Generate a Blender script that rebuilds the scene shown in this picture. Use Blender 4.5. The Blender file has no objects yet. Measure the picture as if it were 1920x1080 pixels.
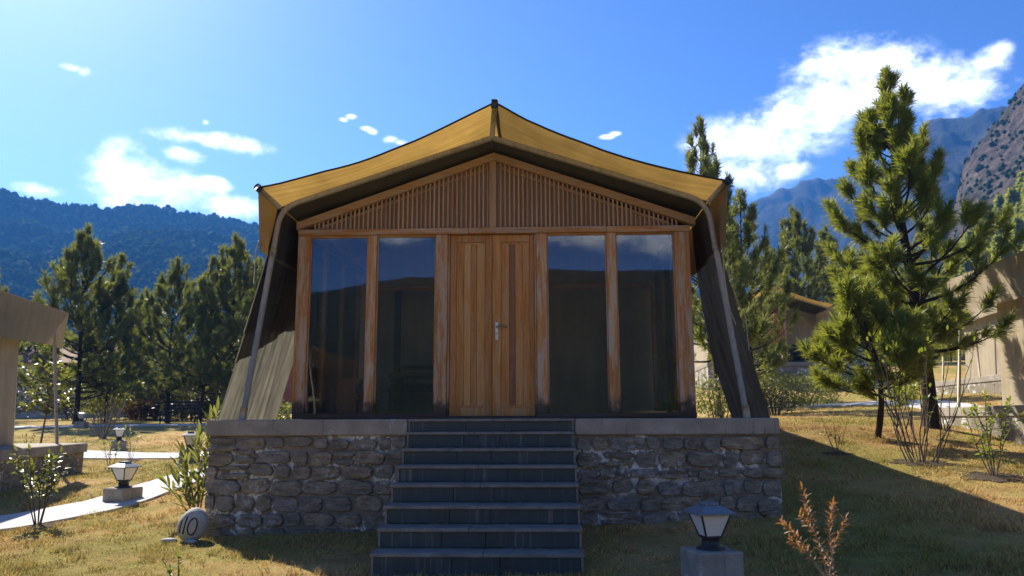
import bpy, bmesh, math, random
import numpy as np
from math import radians, sin, cos, pi, hypot, atan2, tan
from mathutils import Vector, Matrix

S = bpy.context.scene
COL = S.collection
# ------------------------------------------------------------------ camera
cd = bpy.data.cameras.new('camera')
cam = bpy.data.objects.new('camera', cd)
COL.objects.link(cam)
cd.sensor_width = 36.0
cd.lens = 36.0 * 1500 / 1920
cd.clip_start = 0.05
cd.clip_end = 5000
PITCH, YAW, ROLL = 9.28, 2.2, 0.2
cam.location = (0.54, 0.0, 1.31)
cam.rotation_mode = 'QUATERNION'
cam.rotation_quaternion = (Matrix.Rotation(radians(YAW), 3, 'Z') @ Matrix.Rotation(radians(90 + PITCH), 3, 'X')
                           @ Matrix.Rotation(radians(-ROLL), 3, 'Z')).to_quaternion()
cd.dof.use_dof = True
cd.dof.focus_distance = 8.8
cd.dof.aperture_fstop = 2.2
S.camera = cam
# ------------------------------------------------------------------ sun, sky, exposure
SUN = Vector((-0.74, 0.90, 1.0)).normalized()
ld = bpy.data.lights.new('sun', 'SUN')
ld.energy = 5.0
ld.angle = radians(0.55)
ld.color = (1.0, 0.91, 0.75)
sun = bpy.data.objects.new('sun', ld)
COL.objects.link(sun)
sun.rotation_mode = 'QUATERNION'
sun.rotation_quaternion = SUN.to_track_quat('Z', 'Y')
SKY_STRENGTH = 0.129
SKY_GAMMA = 1.5      # contrast of the whole sky, as the camera's picture style gives it
EXPOSURE = 1.2
S.view_settings.view_transform = 'Standard'
S.view_settings.look = 'None'
S.view_settings.exposure = EXPOSURE
S.view_settings.gamma = 1.0
S.view_settings.use_curve_mapping = False
S.cycles.use_denoising = True
S.cycles.max_bounces = 8
S.cycles.diffuse_bounces = 3
S.cycles.glossy_bounces = 3
S.cycles.transmission_bounces = 4
S.cycles.transparent_max_bounces = 16
S.cycles.volume_bounces = 0
S.cycles.caustics_reflective = False
S.cycles.caustics_refractive = False
S.cycles.sample_clamp_indirect = 4.0


class G:
    """small wrapper for building a node tree"""
    def __init__(self, tree):
        self.t = tree

    def n(self, typ, ins=None, **props):
        nd = self.t.nodes.new(typ)
        for k, v in props.items():
            setattr(nd, k, v)
        for k, v in (ins or {}).items():
            self.put(nd.inputs[k], v)
        return nd

    def put(self, sock, v):
        if isinstance(v, bpy.types.Node):
            v = v.outputs[0]
        if isinstance(v, bpy.types.NodeSocket):
            self.t.links.new(v, sock)
        elif sock.type == 'RGBA' and isinstance(v, (tuple, list)) and len(v) == 3:
            sock.default_value = (*v, 1)
        elif sock.type == 'RGBA' and isinstance(v, (int, float)):
            sock.default_value = (v, v, v, 1)
        else:
            sock.default_value = v

    def m(self, op, a, b=None, c=None, clamp=False):
        nd = self.t.nodes.new('ShaderNodeMath')
        nd.operation = op
        nd.use_clamp = clamp
        for i, v in enumerate((a, b, c)):
            if v is not None:
                self.put(nd.inputs[i], v)
        return nd.outputs[0]

    def noise(self, vec, scale=5, detail=4, rough=0.55, out=0, dist=0.0):
        nd = self.n('ShaderNodeTexNoise', {'Scale': scale, 'Detail': detail, 'Roughness': rough, 'Distortion': dist})
        if vec is not None:
            self.put(nd.inputs['Vector'], vec)
        return nd.outputs[out]

    def scale(self, vec, s, loc=(0, 0, 0)):
        nd = self.n('ShaderNodeMapping')
        self.put(nd.inputs['Vector'], vec)
        nd.inputs['Scale'].default_value = s
        nd.inputs['Location'].default_value = loc
        return nd.outputs[0]

    def ramp(self, fac, stops, interp='LINEAR'):
        nd = self.n('ShaderNodeValToRGB')
        nd.color_ramp.interpolation = interp
        e = nd.color_ramp.elements
        while len(e) > len(stops):
            e.remove(e[-1])
        while len(e) < len(stops):
            e.new(0.5)
        for el, (p, c) in zip(e, stops):
            el.position = p
            el.color = (*c, 1) if isinstance(c, tuple) else (c, c, c, 1)
        self.put(nd.inputs[0], fac)
        return nd.outputs[0]

    def mix(self, fac, a, b, mode='MIX'):
        nd = self.t.nodes.new('ShaderNodeMix')
        nd.data_type = 'RGBA'
        nd.blend_type = mode
        self.put(nd.inputs[0], fac)
        self.put(nd.inputs[6], a)
        self.put(nd.inputs[7], b)
        return nd.outputs[2]

    def smooth(self, v, lo, hi):
        nd = self.n('ShaderNodeMapRange', {'From Min': lo, 'From Max': hi}, interpolation_type='SMOOTHSTEP')
        self.put(nd.inputs['Value'], v)
        return nd.outputs[0]


world = bpy.data.worlds.new('World')
S.world = world
world.use_nodes = True
g = G(world.node_tree)
world.node_tree.nodes.clear()
sky = g.n('ShaderNodeTexSky', sky_type='NISHITA', sun_disc=False)
sky.sun_elevation = math.asin(SUN.z)
sky.sun_rotation = atan2(SUN.x, SUN.y)
sky.altitude = 3200
sky.air_density = 1.0
sky.dust_density = 5.0
sky.ozone_density = 4.0
# clouds: soft masses given by bearing and height above the horizon, all round the sky, torn up by noise
CLOUDS = [(21.87, 22.75, 4.2, 1.91), (24.21, 22.68, 2.67, 1.34), (20.69, 20.73, 4.58, 2.1), (17.85, 20.25, 3.44, 1.72),
          (15.59, 18.74, 4.58, 2.1), (12.27, 18.86, 2.29, 1.15), (14.39, 16.7, 3.06, 1.53), (23.36, 20.33, 4.2, 2.29),
          (26.6, 20.44, 3.44, 2.29), (28.74, 20.19, 2.67, 1.72), (30.05, 21.36, 1.53, 1.07), (30.68, 21.84, 0.84, 0.84),
          (17.62, 16.58, 1.53, 0.69), (-28.31, 15.3, 2.5, 2.0), (-29.48, 16.19, 1.3, 1.3), (-26.67, 15.0, 2.6, 1.1),
          (-24.17, 18.6, 2.9, 0.5), (-21.53, 18.4, 1.8, 0.62), (-25.47, 17.4, 1.2, 0.5), (-21.67, 14.2, 2.0, 0.8),
          (-32.4, 21.72, 0.8, 0.26), (-31.7, 21.6, 0.5, 0.34), (-14.65, 20.75, 0.34, 0.17), (-14.1, 21.0, 0.42, 0.18), (-12.9, 20.25, 0.42, 0.17), (-12.45, 20.1, 0.4, 0.22), (-11.1, 19.6, 0.5, 0.28), (-10.5, 19.4, 0.6, 0.22),
          (5.0, 19.8, 0.55, 0.16), (5.6, 20.0, 0.45, 0.18), (-33.72, 14.08, 1.3, 0.38), (-24.07, 19.64, 0.3, 0.2), (-23.31, 15.59, 1.15, 0.53),
          (168, 14.0, 9, 2.2), (158, 11.2, 5, 1.8), (140, 17, 7, 2.4), (-165, 16, 8, 1.8), (-168, 13.4, 5, 0.9), (176, 12.9, 3.6, 0.8), (171, 12.2, 1.8, 1.1), (-140, 13, 9, 3.0), (110, 15, 8, 3.2),
          (75, 20, 7, 2.5), (-85, 17, 9, 2.7), (-60, 24, 5, 1.5), (176, 26, 10, 2.6), (50, 16, 7, 2.4), (-115, 22, 7, 2.2)]
tc = g.n('ShaderNodeTexCoord').outputs['Generated']
sep = g.n('ShaderNodeSeparateXYZ')
g.put(sep.inputs[0], tc)
az = g.m('MULTIPLY', g.m('ARCTAN2', sep.outputs[0], sep.outputs[1]), 180 / pi)
el = g.m('MULTIPLY', g.m('ARCSINE', sep.outputs[2]), 180 / pi)
ae = g.n('ShaderNodeCombineXYZ', {0: az, 1: el})
dmin = None
for k, (a0, e0, w, h) in enumerate(CLOUDS):
    w, h = (w * 0.86, h * 0.84) if k < 13 else (w, h)
    q = g.n('ShaderNodeVectorMath', {0: ae, 1: (1 / w, 1 / h, 0), 2: (-a0 / w, -e0 / h, 0)}, operation='MULTIPLY_ADD')
    d = g.n('ShaderNodeVectorMath', {0: q}, operation='LENGTH').outputs['Value']
    dmin = d if dmin is None else g.m('SMOOTH_MIN', dmin, d, 0.35)
mask = g.m('SUBTRACT', 1.08, dmin)
nz1 = g.noise(g.scale(tc, (1, 1, 1.8)), 13, 8, 0.62, dist=0.25)
nz2 = g.noise(g.scale(tc, (1, 1, 1.5), (3, 1, 2)), 42, 5, 0.6)
nz3 = g.noise(g.scale(tc, (1, 1, 1.3), (1, 7, 2)), 120, 4, 0.65)
mask2 = g.m('ADD', mask, g.m('MULTIPLY', g.m('SUBTRACT', nz3, 0.5), 0.6))
dens = g.m('ADD', mask2, g.m('ADD', g.m('MULTIPLY', g.m('SUBTRACT', nz1, 0.5), 3.2), g.m('MULTIPLY', g.m('SUBTRACT', nz2, 0.5), 1.2)))
cov = g.m('MULTIPLY', g.smooth(dens, -0.40, 1.05), g.smooth(mask, -0.7, 0.15))
shade = g.ramp(g.noise(g.scale(tc, (1, 1, 2.0), (5, 0, 1)), 22, 5, 0.55), [(0.3, (0.62, 0.72, 0.88)), (0.62, (1, 1, 1))])
CLOUD_LEVEL = 1.15
ccol = g.mix(1.0, shade, (CLOUD_LEVEL, CLOUD_LEVEL, CLOUD_LEVEL * 1.02), 'MULTIPLY')
skyc = g.n('ShaderNodeGamma', {'Color': g.mix(1.0, sky.outputs[0], (SKY_STRENGTH, SKY_STRENGTH, SKY_STRENGTH), 'MULTIPLY'), 'Gamma': SKY_GAMMA}).outputs[0]
bg = g.n('ShaderNodeBackground', {'Color': g.mix(cov, skyc, ccol), 'Strength': 1.0})
wo = g.n('ShaderNodeOutputWorld', {'Surface': bg})

# ------------------------------------------------------------------ materials
MATS = {}


def material(name):
    def deco(fn):
        m = bpy.data.materials.new(name)
        m.use_nodes = True
        m.node_tree.nodes.clear()
        gg = G(m.node_tree)
        out = gg.n('ShaderNodeOutputMaterial')
        fn(gg, out)
        MATS[name] = m
        return fn
    return deco


def bsdf(g, out, color, rough=0.7, spec=0.3, metal=0.0, bump=None, bstr=0.3, bdist=0.02, trans=None, tfac=0.3, sub=None):
    p = g.n('ShaderNodeBsdfPrincipled', {'Base Color': color, 'Roughness': rough, 'Specular IOR Level': spec, 'Metallic': metal})
    nrm = None
    if bump is not None:
        b = g.n('ShaderNodeBump', {'Height': bump, 'Strength': bstr, 'Distance': bdist})
        nrm = b.outputs[0]
        g.put(p.inputs['Normal'], nrm)
    sh = p.outputs[0]
    if trans is not None:
        t = g.n('ShaderNodeBsdfTranslucent', {'Color': trans})
        mx = g.n('ShaderNodeMixShader', {0: tfac, 1: sh, 2: t})
        sh = mx.outputs[0]
    g.put(out.inputs['Surface'], sh)
    return p


def ocoord(g):
    return g.n('ShaderNodeTexCoord').outputs['Object']


def orand(g):
    return g.n('ShaderNodeObjectInfo').outputs['Random']


def wpos(g):
    return g.n('ShaderNodeNewGeometry').outputs['Position']


def wood(name, axis, c_dark, c_mid, c_lite, grey, grey_amt, stain=True):
    @material(name)
    def _(g, out):
        o = ocoord(g)
        r = orand(g)
        off = g.n('ShaderNodeVectorMath', {0: o, 1: g.n('ShaderNodeCombineXYZ', {0: g.m('MULTIPLY', r, 13.0), 1: g.m('MULTIPLY', r, 7.0), 2: g.m('MULTIPLY', r, 5.0)})}, operation='ADD').outputs[0]
        s = {'x': (0.7, 16, 16), 'y': (16, 0.7, 16), 'z': (16, 16, 0.7)}[axis]
        grain = g.noise(g.scale(off, s), 2.6, 6, 0.65, dist=0.6)
        fine = g.noise(g.scale(off, tuple(v * 5 if v > 1 else v * 3 for v in s)), 2.0, 3, 0.6)
        c = g.ramp(grain, [(0.25, c_dark), (0.5, c_mid), (0.75, c_lite)])
        c = g.mix(0.35, c, g.ramp(fine, [(0.3, (0.25, 0.25, 0.25)), (0.7, (1, 1, 1))]), 'MULTIPLY')
        s2 = tuple(0.35 * v if v > 1 else v for v in s)
        w = g.noise(g.scale(off, s2), 2.6, 7, 0.75)
        wm = g.m('MULTIPLY', g.smooth(w, 0.46, 0.56), grey_amt)
        gcol = g.mix(fine, tuple(v * 0.6 for v in grey), grey)
        c = g.mix(wm, c, gcol)
        c = g.mix(g.m('MULTIPLY', g.m('SUBTRACT', r, 0.5), 0.5, clamp=True), c, (0.10, 0.05, 0.03))
        if stain:   # rain splash and rot at the foot of the posts
            sp = g.n('ShaderNodeSeparateXYZ', {0: o})
            foot = g.m('ADD', sp.outputs[2], g.m('MULTIPLY', g.noise(o, 9, 4), -0.42))
            c = g.mix(g.m('MULTIPLY', g.m('SUBTRACT', 1.0, g.smooth(foot, -0.13, 0.05)), 0.85), c, (0.025, 0.024, 0.022))
        bsdf(g, out, c, 0.62, 0.25, bump=g.m('ADD', grain, g.m('MULTIPLY', fine, 0.6)), bstr=0.35, bdist=0.006)


OR = ((0.30, 0.115, 0.035), (0.55, 0.255, 0.08), (0.66, 0.38, 0.16))
GREY = (0.60, 0.50, 0.39)
wood('weathered_wood_upright', 'z', *OR, GREY, 0.8)
wood('weathered_wood_across', 'x', *OR, GREY, 0.6)
wood('weathered_wood_deep', 'y', *OR, GREY, 0.5)
wood('slat_wood', 'z', (0.32, 0.17, 0.08), (0.52, 0.30, 0.155), (0.62, 0.41, 0.24), (0.52, 0.41, 0.30), 0.5, stain=False)
wood('barge_wood', 'x', (0.36, 0.18, 0.08), (0.56, 0.32, 0.16), (0.64, 0.41, 0.23), (0.52, 0.42, 0.33), 0.45, stain=False)
wood('backing_wood', 'z', (0.28, 0.15, 0.075), (0.44, 0.25, 0.135), (0.54, 0.34, 0.20), (0.42, 0.33, 0.25), 0.5, stain=False)
wood('door_wood', 'z', (0.32, 0.12, 0.025), (0.54, 0.235, 0.055), (0.64, 0.33, 0.095), (0.60, 0.43, 0.25), 0.4, stain=False)
wood('door_wood_red', 'z', (0.17, 0.07, 0.04), (0.27, 0.12, 0.065), (0.35, 0.17, 0.085), (0.34, 0.22, 0.15), 0.3, stain=False)
wood('door_wood_pale', 'z', (0.46, 0.20, 0.045), (0.64, 0.33, 0.09), (0.70, 0.42, 0.15), (0.62, 0.48, 0.31), 0.4, stain=False)
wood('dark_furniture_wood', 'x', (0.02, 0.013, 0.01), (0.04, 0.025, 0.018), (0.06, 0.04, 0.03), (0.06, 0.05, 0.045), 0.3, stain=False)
wood('plain_board', 'z', (0.2, 0.1, 0.045), (0.3, 0.16, 0.075), (0.36, 0.2, 0.1), (0.3, 0.2, 0.13), 0.2, stain=False)


def canvas(name, col, tcol, tfac, streak=(6, 6, 0.5), lo=0.62):
    @material(name)
    def _(g, out):
        o = ocoord(g)
        v = g.noise(g.scale(o, (1.2, 0.5, 1.0)), 1.6, 5, 0.6)
        st = g.noise(g.scale(o, streak), 1.5, 4, 0.6)
        k = g.m('ADD', g.m('MULTIPLY', v, 0.45), g.m('MULTIPLY', st, 0.4))
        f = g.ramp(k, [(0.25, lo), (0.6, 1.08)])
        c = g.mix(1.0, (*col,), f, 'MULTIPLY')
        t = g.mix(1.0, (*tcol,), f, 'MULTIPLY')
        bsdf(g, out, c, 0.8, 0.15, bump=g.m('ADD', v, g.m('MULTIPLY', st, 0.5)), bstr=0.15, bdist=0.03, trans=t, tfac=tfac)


canvas('olive_canvas', (0.075, 0.068, 0.042), (0.34, 0.31, 0.23), 0.17)
@material('wing_canvas')
def _(g, out):
    o = ocoord(g)
    v = g.noise(g.scale(o, (1.2, 0.8, 1.0)), 2.0, 5, 0.6)
    st = g.noise(g.scale(o, (1, 11, 0.55)), 1.6, 5, 0.65, dist=0.5)
    f = g.ramp(g.m('ADD', g.m('MULTIPLY', v, 0.3), g.m('MULTIPLY', st, 0.7)), [(0.34, 0.25), (0.52, 0.8), (0.66, 1.25)])
    c = g.mix(1.0, (0.085, 0.077, 0.050), g.ramp(v, [(0.3, 0.7), (0.7, 1.1)]), 'MULTIPLY')
    t = g.mix(1.0, (0.42, 0.39, 0.30), f, 'MULTIPLY')
    bsdf(g, out, c, 0.8, 0.15, bump=g.m('ADD', v, st), bstr=0.3, bdist=0.03, trans=t, tfac=0.22)


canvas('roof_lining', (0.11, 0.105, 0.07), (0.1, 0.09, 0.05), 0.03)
canvas('fly_canvas', (0.40, 0.33, 0.20), (0.74, 0.44, 0.105), 0.34, streak=(0.55, 10, 1.2), lo=0.42)
canvas('khaki_canvas', (0.30, 0.26, 0.165), (0.42, 0.31, 0.15), 0.13)
canvas('flap_canvas', (0.25, 0.20, 0.11), (0.50, 0.26, 0.06), 0.14)
canvas('sand_canvas', (0.54, 0.455, 0.325), (0.55, 0.45, 0.28), 0.25)
canvas('liner_canvas', (0.44, 0.36, 0.28), (0.2, 0.17, 0.12), 0.1)


@material('hem_tape')
def _(g, out):
    bsdf(g, out, (0.03, 0.035, 0.025), 0.8, 0.2)


@material('galvanised_pole')
def _(g, out):
    o = ocoord(g)
    n = g.noise(g.scale(o, (6, 6, 2)), 3, 5, 0.65)
    c = g.ramp(n, [(0.3, (0.26, 0.22, 0.155)), (0.55, (0.40, 0.35, 0.26)), (0.75, (0.22, 0.17, 0.10))])
    bsdf(g, out, c, 0.55, 0.4, 0.15, bump=n, bstr=0.1, bdist=0.004)


@material('dark_fitting')
def _(g, out):
    bsdf(g, out, (0.05, 0.055, 0.06), 0.4, 0.5, 0.6)


@material('brushed_steel')
def _(g, out):
    bsdf(g, out, (0.6, 0.6, 0.62), 0.3, 0.5, 1.0)


@material('window_glass')
def _(g, out):
    o = ocoord(g)
    fr = g.n('ShaderNodeFresnel', {'IOR': 1.62})
    sm = g.noise(o, 3.5, 5, 0.65)
    b = g.n('ShaderNodeBump', {'Height': g.noise(o, 1.1, 2), 'Strength': 0.02, 'Distance': 0.05})
    gl = g.n('ShaderNodeBsdfGlossy', {'Roughness': g.ramp(sm, [(0.4, 0.0), (0.8, 0.06)]), 'Color': (0.9, 0.94, 1.0), 'Normal': b})
    tr = g.n('ShaderNodeBsdfTransparent', {'Color': (0.90, 0.89, 0.87)})
    mx = g.n('ShaderNodeMixShader', {0: fr.outputs[0], 1: tr, 2: gl})
    df = g.n('ShaderNodeBsdfDiffuse', {'Color': (0.25, 0.24, 0.22)})
    mx2 = g.n('ShaderNodeMixShader', {0: g.m('MULTIPLY', g.smooth(sm, 0.5, 0.85), 0.05), 1: mx, 2: df})
    g.put(out.inputs[0], mx2)


def effl(g, o, lo=0.60, hi=0.68):
    """salt bloom: white crust in threads and patches, gathered in a few places on the wall"""
    patch = g.smooth(g.noise(g.scale(o, (1, 1, 1.5), (2.3, 0, 0.4)), 1.5, 3, 0.5), 0.48, 0.60)
    th = g.noise(o, 9, 6, 0.7, dist=0.8)
    th2 = g.noise(o, 26, 4, 0.7)
    k = g.m('ADD', g.m('MULTIPLY', th, 0.75), g.m('MULTIPLY', th2, 0.3))
    return g.m('MULTIPLY', g.smooth(k, lo - 0.04, hi - 0.02), patch)


@material('field_stone')
def _(g, out):
    o = ocoord(g)
    r = orand(g)
    base = g.ramp(r, [(0.0, (0.26, 0.23, 0.18)), (0.25, (0.37, 0.32, 0.235)), (0.5, (0.31, 0.27, 0.205)), (0.72, (0.43, 0.34, 0.225)), (0.9, (0.35, 0.315, 0.265))])
    n = g.noise(g.scale(o, (1, 1, 2.2)), 7, 8, 0.68)
    n2 = g.noise(o, 45, 4, 0.7)
    c = g.mix(1.0, base, g.ramp(n, [(0.3, 0.38), (0.7, 1.3)]), 'MULTIPLY')
    c = g.mix(0.5, c, g.ramp(n2, [(0.3, 0.5), (0.7, 1.25)]), 'MULTIPLY')
    c = g.mix(g.m('MULTIPLY', effl(g, o), 0.75), c, (0.62, 0.63, 0.62))
    bsdf(g, out, c, 0.85, 0.2, bump=g.m('ADD', n, g.m('MULTIPLY', n2, 0.35)), bstr=1.0, bdist=0.045)


@material('lime_mortar')
def _(g, out):
    o = ocoord(g)
    n = g.noise(o, 6, 8, 0.7)
    n2 = g.noise(o, 60, 4, 0.7)
    c = g.ramp(n, [(0.3, (0.19, 0.165, 0.125)), (0.7, (0.32, 0.28, 0.22))])
    c = g.mix(0.4, c, g.ramp(n2, [(0.3, 0.6), (0.7, 1.2)]), 'MULTIPLY')
    c = g.mix(g.m('MULTIPLY', effl(g, o, 0.53, 0.61), 0.95), c, (0.82, 0.83, 0.82))
    bsdf(g, out, c, 0.9, 0.15, bump=g.m('ADD', n, g.m('MULTIPLY', n2, 0.4)), bstr=0.8, bdist=0.03)


def concrete(name, a, b, stain=True):
    @material(name)
    def _(g, out):
        o = ocoord(g)
        n = g.noise(o, 3.0, 8, 0.66)
        n2 = g.noise(o, 70, 4, 0.7)
        c = g.ramp(n, [(0.28, a), (0.68, b)])
        c = g.mix(0.35, c, g.ramp(n2, [(0.3, 0.6), (0.7, 1.2)]), 'MULTIPLY')
        if stain:
            dr = g.noise(g.scale(o, (7, 7, 0.8)), 1.4, 4, 0.6)
            c = g.mix(g.m('MULTIPLY', g.smooth(dr, 0.55, 0.7), 0.5), c, tuple(v * 0.4 for v in a))
            c = g.mix(g.m('MULTIPLY', effl(g, o, 0.60, 0.70), 0.6), c, (0.6, 0.61, 0.6))
        bsdf(g, out, c, 0.85, 0.2, bump=g.m('ADD', n, g.m('MULTIPLY', n2, 0.3)), bstr=0.4, bdist=0.012)


concrete('cap_concrete', (0.22, 0.195, 0.155), (0.40, 0.355, 0.29))
concrete('lamp_concrete', (0.22, 0.198, 0.16), (0.42, 0.38, 0.315))
concrete('path_concrete', (0.46, 0.46, 0.46), (0.62, 0.62, 0.61), stain=False)
concrete('render_wall', (0.42, 0.40, 0.37), (0.55, 0.53, 0.49))


@material('slate_tile')
def _(g, out):
    o = ocoord(g)
    r = orand(g)
    n = g.noise(o, 5, 7, 0.65)
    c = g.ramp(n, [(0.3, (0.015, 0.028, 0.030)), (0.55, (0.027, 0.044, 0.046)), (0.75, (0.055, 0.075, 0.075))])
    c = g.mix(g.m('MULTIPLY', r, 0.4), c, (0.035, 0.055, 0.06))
    off = g.n('ShaderNodeCombineXYZ', {0: g.m('MULTIPLY', r, 9), 2: g.m('MULTIPLY', r, 3)})
    dv = g.n('ShaderNodeVectorMath', {0: o, 1: off}, operation='ADD').outputs[0]
    drip = g.noise(g.scale(dv, (17, 3, 0.6)), 1.5, 4, 0.6)
    drip2 = g.noise(g.scale(dv, (60, 3, 1.2)), 1.0, 3, 0.6)
    dm = g.m('MULTIPLY', g.smooth(g.m('ADD', g.m('MULTIPLY', drip, 0.75), g.m('MULTIPLY', drip2, 0.25)), 0.54, 0.68), 0.6)
    c = g.mix(dm, c, (0.20, 0.19, 0.17))
    chip = g.smooth(g.noise(o, 40, 3, 0.7), 0.70, 0.76)
    c = g.mix(g.m('MULTIPLY', chip, 0.5), c, (0.4, 0.41, 0.41))
    bsdf(g, out, c, g.ramp(n, [(0.3, 0.42), (0.7, 0.7)]), 0.5, bump=n, bstr=0.25, bdist=0.01)


@material('slate_tread')
def _(g, out):
    o = ocoord(g)
    n = g.noise(o, 6, 8, 0.68)
    n2 = g.noise(o, 50, 4, 0.7)
    c = g.ramp(n, [(0.3, (0.13, 0.125, 0.11)), (0.7, (0.27, 0.255, 0.225))])
    c = g.mix(0.5, c, g.ramp(n2, [(0.3, 0.55), (0.7, 1.25)]), 'MULTIPLY')
    bsdf(g, out, c, 0.6, 0.4, bump=g.m('ADD', n, g.m('MULTIPLY', n2, 0.4)), bstr=0.4, bdist=0.012)


GR = ((0.38, 0.245, 0.09), (0.64, 0.43, 0.17), (0.74, 0.53, 0.26))


def lawn_colour(g, p, extra=None):
    big = g.noise(p, 0.45, 5, 0.6)
    mid = g.noise(p, 3.2, 6, 0.7)
    c = g.ramp(mid, [(0.3, GR[0]), (0.52, GR[1]), (0.75, GR[2])])
    gm = g.smooth(g.m('ADD', g.m('MULTIPLY', big, 0.7), g.m('MULTIPLY', mid, 0.35)), 0.43, 0.62)
    # greener turf along the house front and the right-hand bank
    def near(x, y, rx, ry):
        sx = g.n('ShaderNodeSeparateXYZ', {0: p})
        a = g.m('DIVIDE', g.m('SUBTRACT', sx.outputs[0], x), rx)
        b = g.m('DIVIDE', g.m('SUBTRACT', sx.outputs[1], y), ry)
        return g.m('SUBTRACT', 1.0, g.smooth(g.m('SQRT', g.m('ADD', g.m('MULTIPLY', a, a), g.m('MULTIPLY', b, b))), 0.3, 1.0))
    w = g.m('MAXIMUM', near(-2.4, 7.9, 1.7, 1.1), near(4.6, 10.6, 2.2, 1.6))
    w = g.m('MAXIMUM', w, g.m('MULTIPLY', near(-8.0, 17, 5, 3.0), 0.7))
    gm = g.m('MAXIMUM', gm, g.m('MULTIPLY', w, g.smooth(mid, 0.36, 0.54)))
    green = g.ramp(mid, [(0.3, (0.20, 0.19, 0.035)), (0.7, (0.42, 0.37, 0.10))])
    c = g.mix(g.m('MULTIPLY', gm, 0.85), c, green)
    red = g.m('MULTIPLY', near(5.2, 13.2, 2.6, 1.8), g.smooth(mid, 0.42, 0.56))
    c = g.mix(g.m('MULTIPLY', red, 0.6), c, (0.33, 0.15, 0.075))
    return c


@material('lawn')
def _(g, out):
    p = wpos(g)
    c = lawn_colour(g, p)
    fine = g.noise(p, 38, 5, 0.75)
    c = g.mix(0.6, c, g.ramp(fine, [(0.3, 0.45), (0.7, 1.25)]), 'MULTIPLY')
    bsdf(g, out, c, 0.95, 0.1, bump=fine, bstr=1.0, bdist=0.05)


@material('grass_blades')
def _(g, out):
    p = wpos(g)
    c = lawn_colour(g, p)
    ri = g.n('ShaderNodeNewGeometry').outputs['Random Per Island']
    c = g.mix(1.0, c, g.ramp(ri, [(0.0, 0.35), (0.5, 1.0), (1.0, 1.55)]), 'MULTIPLY')
    bsdf(g, out, c, 0.7, 0.25, trans=c, tfac=0.35)


def leafmat(name, a, b, tcol, tfac=0.3, rough=0.4, spec=0.5):
    @material(name)
    def _(g, out):
        o = wpos(g)
        ri = g.n('ShaderNodeNewGeometry').outputs['Random Per Island']
        r = orand(g)
        k = g.m('FRACT', g.m('ADD', ri, g.m('MULTIPLY', r, 3.7)))
        n = g.noise(o, 1.4, 3)
        c = g.mix(g.m('ADD', g.m('MULTIPLY', k, 0.6), g.m('MULTIPLY', n, 0.4)), a, b)
        bsdf(g, out, c, rough, spec, trans=tcol, tfac=tfac)


leafmat('pine_needles', (0.07, 0.115, 0.022), (0.23, 0.265, 0.05), (0.38, 0.41, 0.05), 0.42, 0.42, 0.5)
leafmat('dark_pine_needles', (0.06, 0.095, 0.033), (0.19, 0.21, 0.06), (0.30, 0.33, 0.05), 0.40, 0.42, 0.5)
leafmat('hill_conifer', (0.12, 0.16, 0.03), (0.30, 0.33, 0.06), (0.45, 0.48, 0.06), 0.45, 0.7, 0.2)
leafmat('forest_canopy', (0.018, 0.034, 0.013), (0.042, 0.062, 0.022), (0.04, 0.06, 0.02), 0.1, 1.0, 0.0)
leafmat('glossy_leaf', (0.05, 0.085, 0.018), (0.13, 0.15, 0.03), (0.26, 0.27, 0.03), 0.38, 0.28, 0.6)
leafmat('oleander_leaf', (0.09, 0.125, 0.035), (0.23, 0.235, 0.07), (0.32, 0.34, 0.07), 0.35, 0.55, 0.4)
leafmat('bright_leaf', (0.07, 0.13, 0.015), (0.16, 0.22, 0.03), (0.3, 0.36, 0.03), 0.4, 0.4, 0.4)
leafmat('rust_leaf', (0.30, 0.11, 0.04), (0.46, 0.26, 0.13), (0.5, 0.22, 0.04), 0.35, 0.5, 0.4)
leafmat('dark_shrub_leaf', (0.022, 0.03, 0.012), (0.075, 0.075, 0.025), (0.08, 0.09, 0.02), 0.25, 0.5, 0.4)
leafmat('russet_shrub_leaf', (0.06, 0.03, 0.018), (0.16, 0.075, 0.035), (0.2, 0.08, 0.02), 0.25, 0.6, 0.3)


def bark(name, a, b):
    @material(name)
    def _(g, out):
        o = ocoord(g)
        n = g.noise(g.scale(o, (1, 1, 0.35)), 26, 6, 0.7)
        bsdf(g, out, g.ramp(n, [(0.3, a), (0.7, b)]), 0.9, 0.15, bump=n, bstr=0.9, bdist=0.03)


bark('pine_bark', (0.02, 0.016, 0.013), (0.075, 0.055, 0.042))
bark('grey_twig', (0.11, 0.10, 0.09), (0.24, 0.22, 0.19))
bark('brown_twig', (0.08, 0.06, 0.045), (0.2, 0.16, 0.12))


@material('rock_hill')
def _(g, out):
    p = wpos(g)
    n = g.noise(g.scale(p, (1, 1, 0.8)), 0.035, 10, 0.72)
    n2 = g.noise(p, 0.22, 8, 0.75)
    c = g.ramp(n2, [(0.36, (0.035, 0.03, 0.026)), (0.48, (0.11, 0.09, 0.075)), (0.6, (0.20, 0.16, 0.13)), (0.7, (0.45, 0.36, 0.28))])
    c = g.mix(g.smooth(n, 0.5, 0.62), c, g.ramp(n2, [(0.35, (0.03, 0.034, 0.018)), (0.65, (0.09, 0.085, 0.04))]))
    bsdf(g, out, c, 0.95, 0.1, bump=g.m('ADD', n2, n), bstr=1.0, bdist=4.0)


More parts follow.
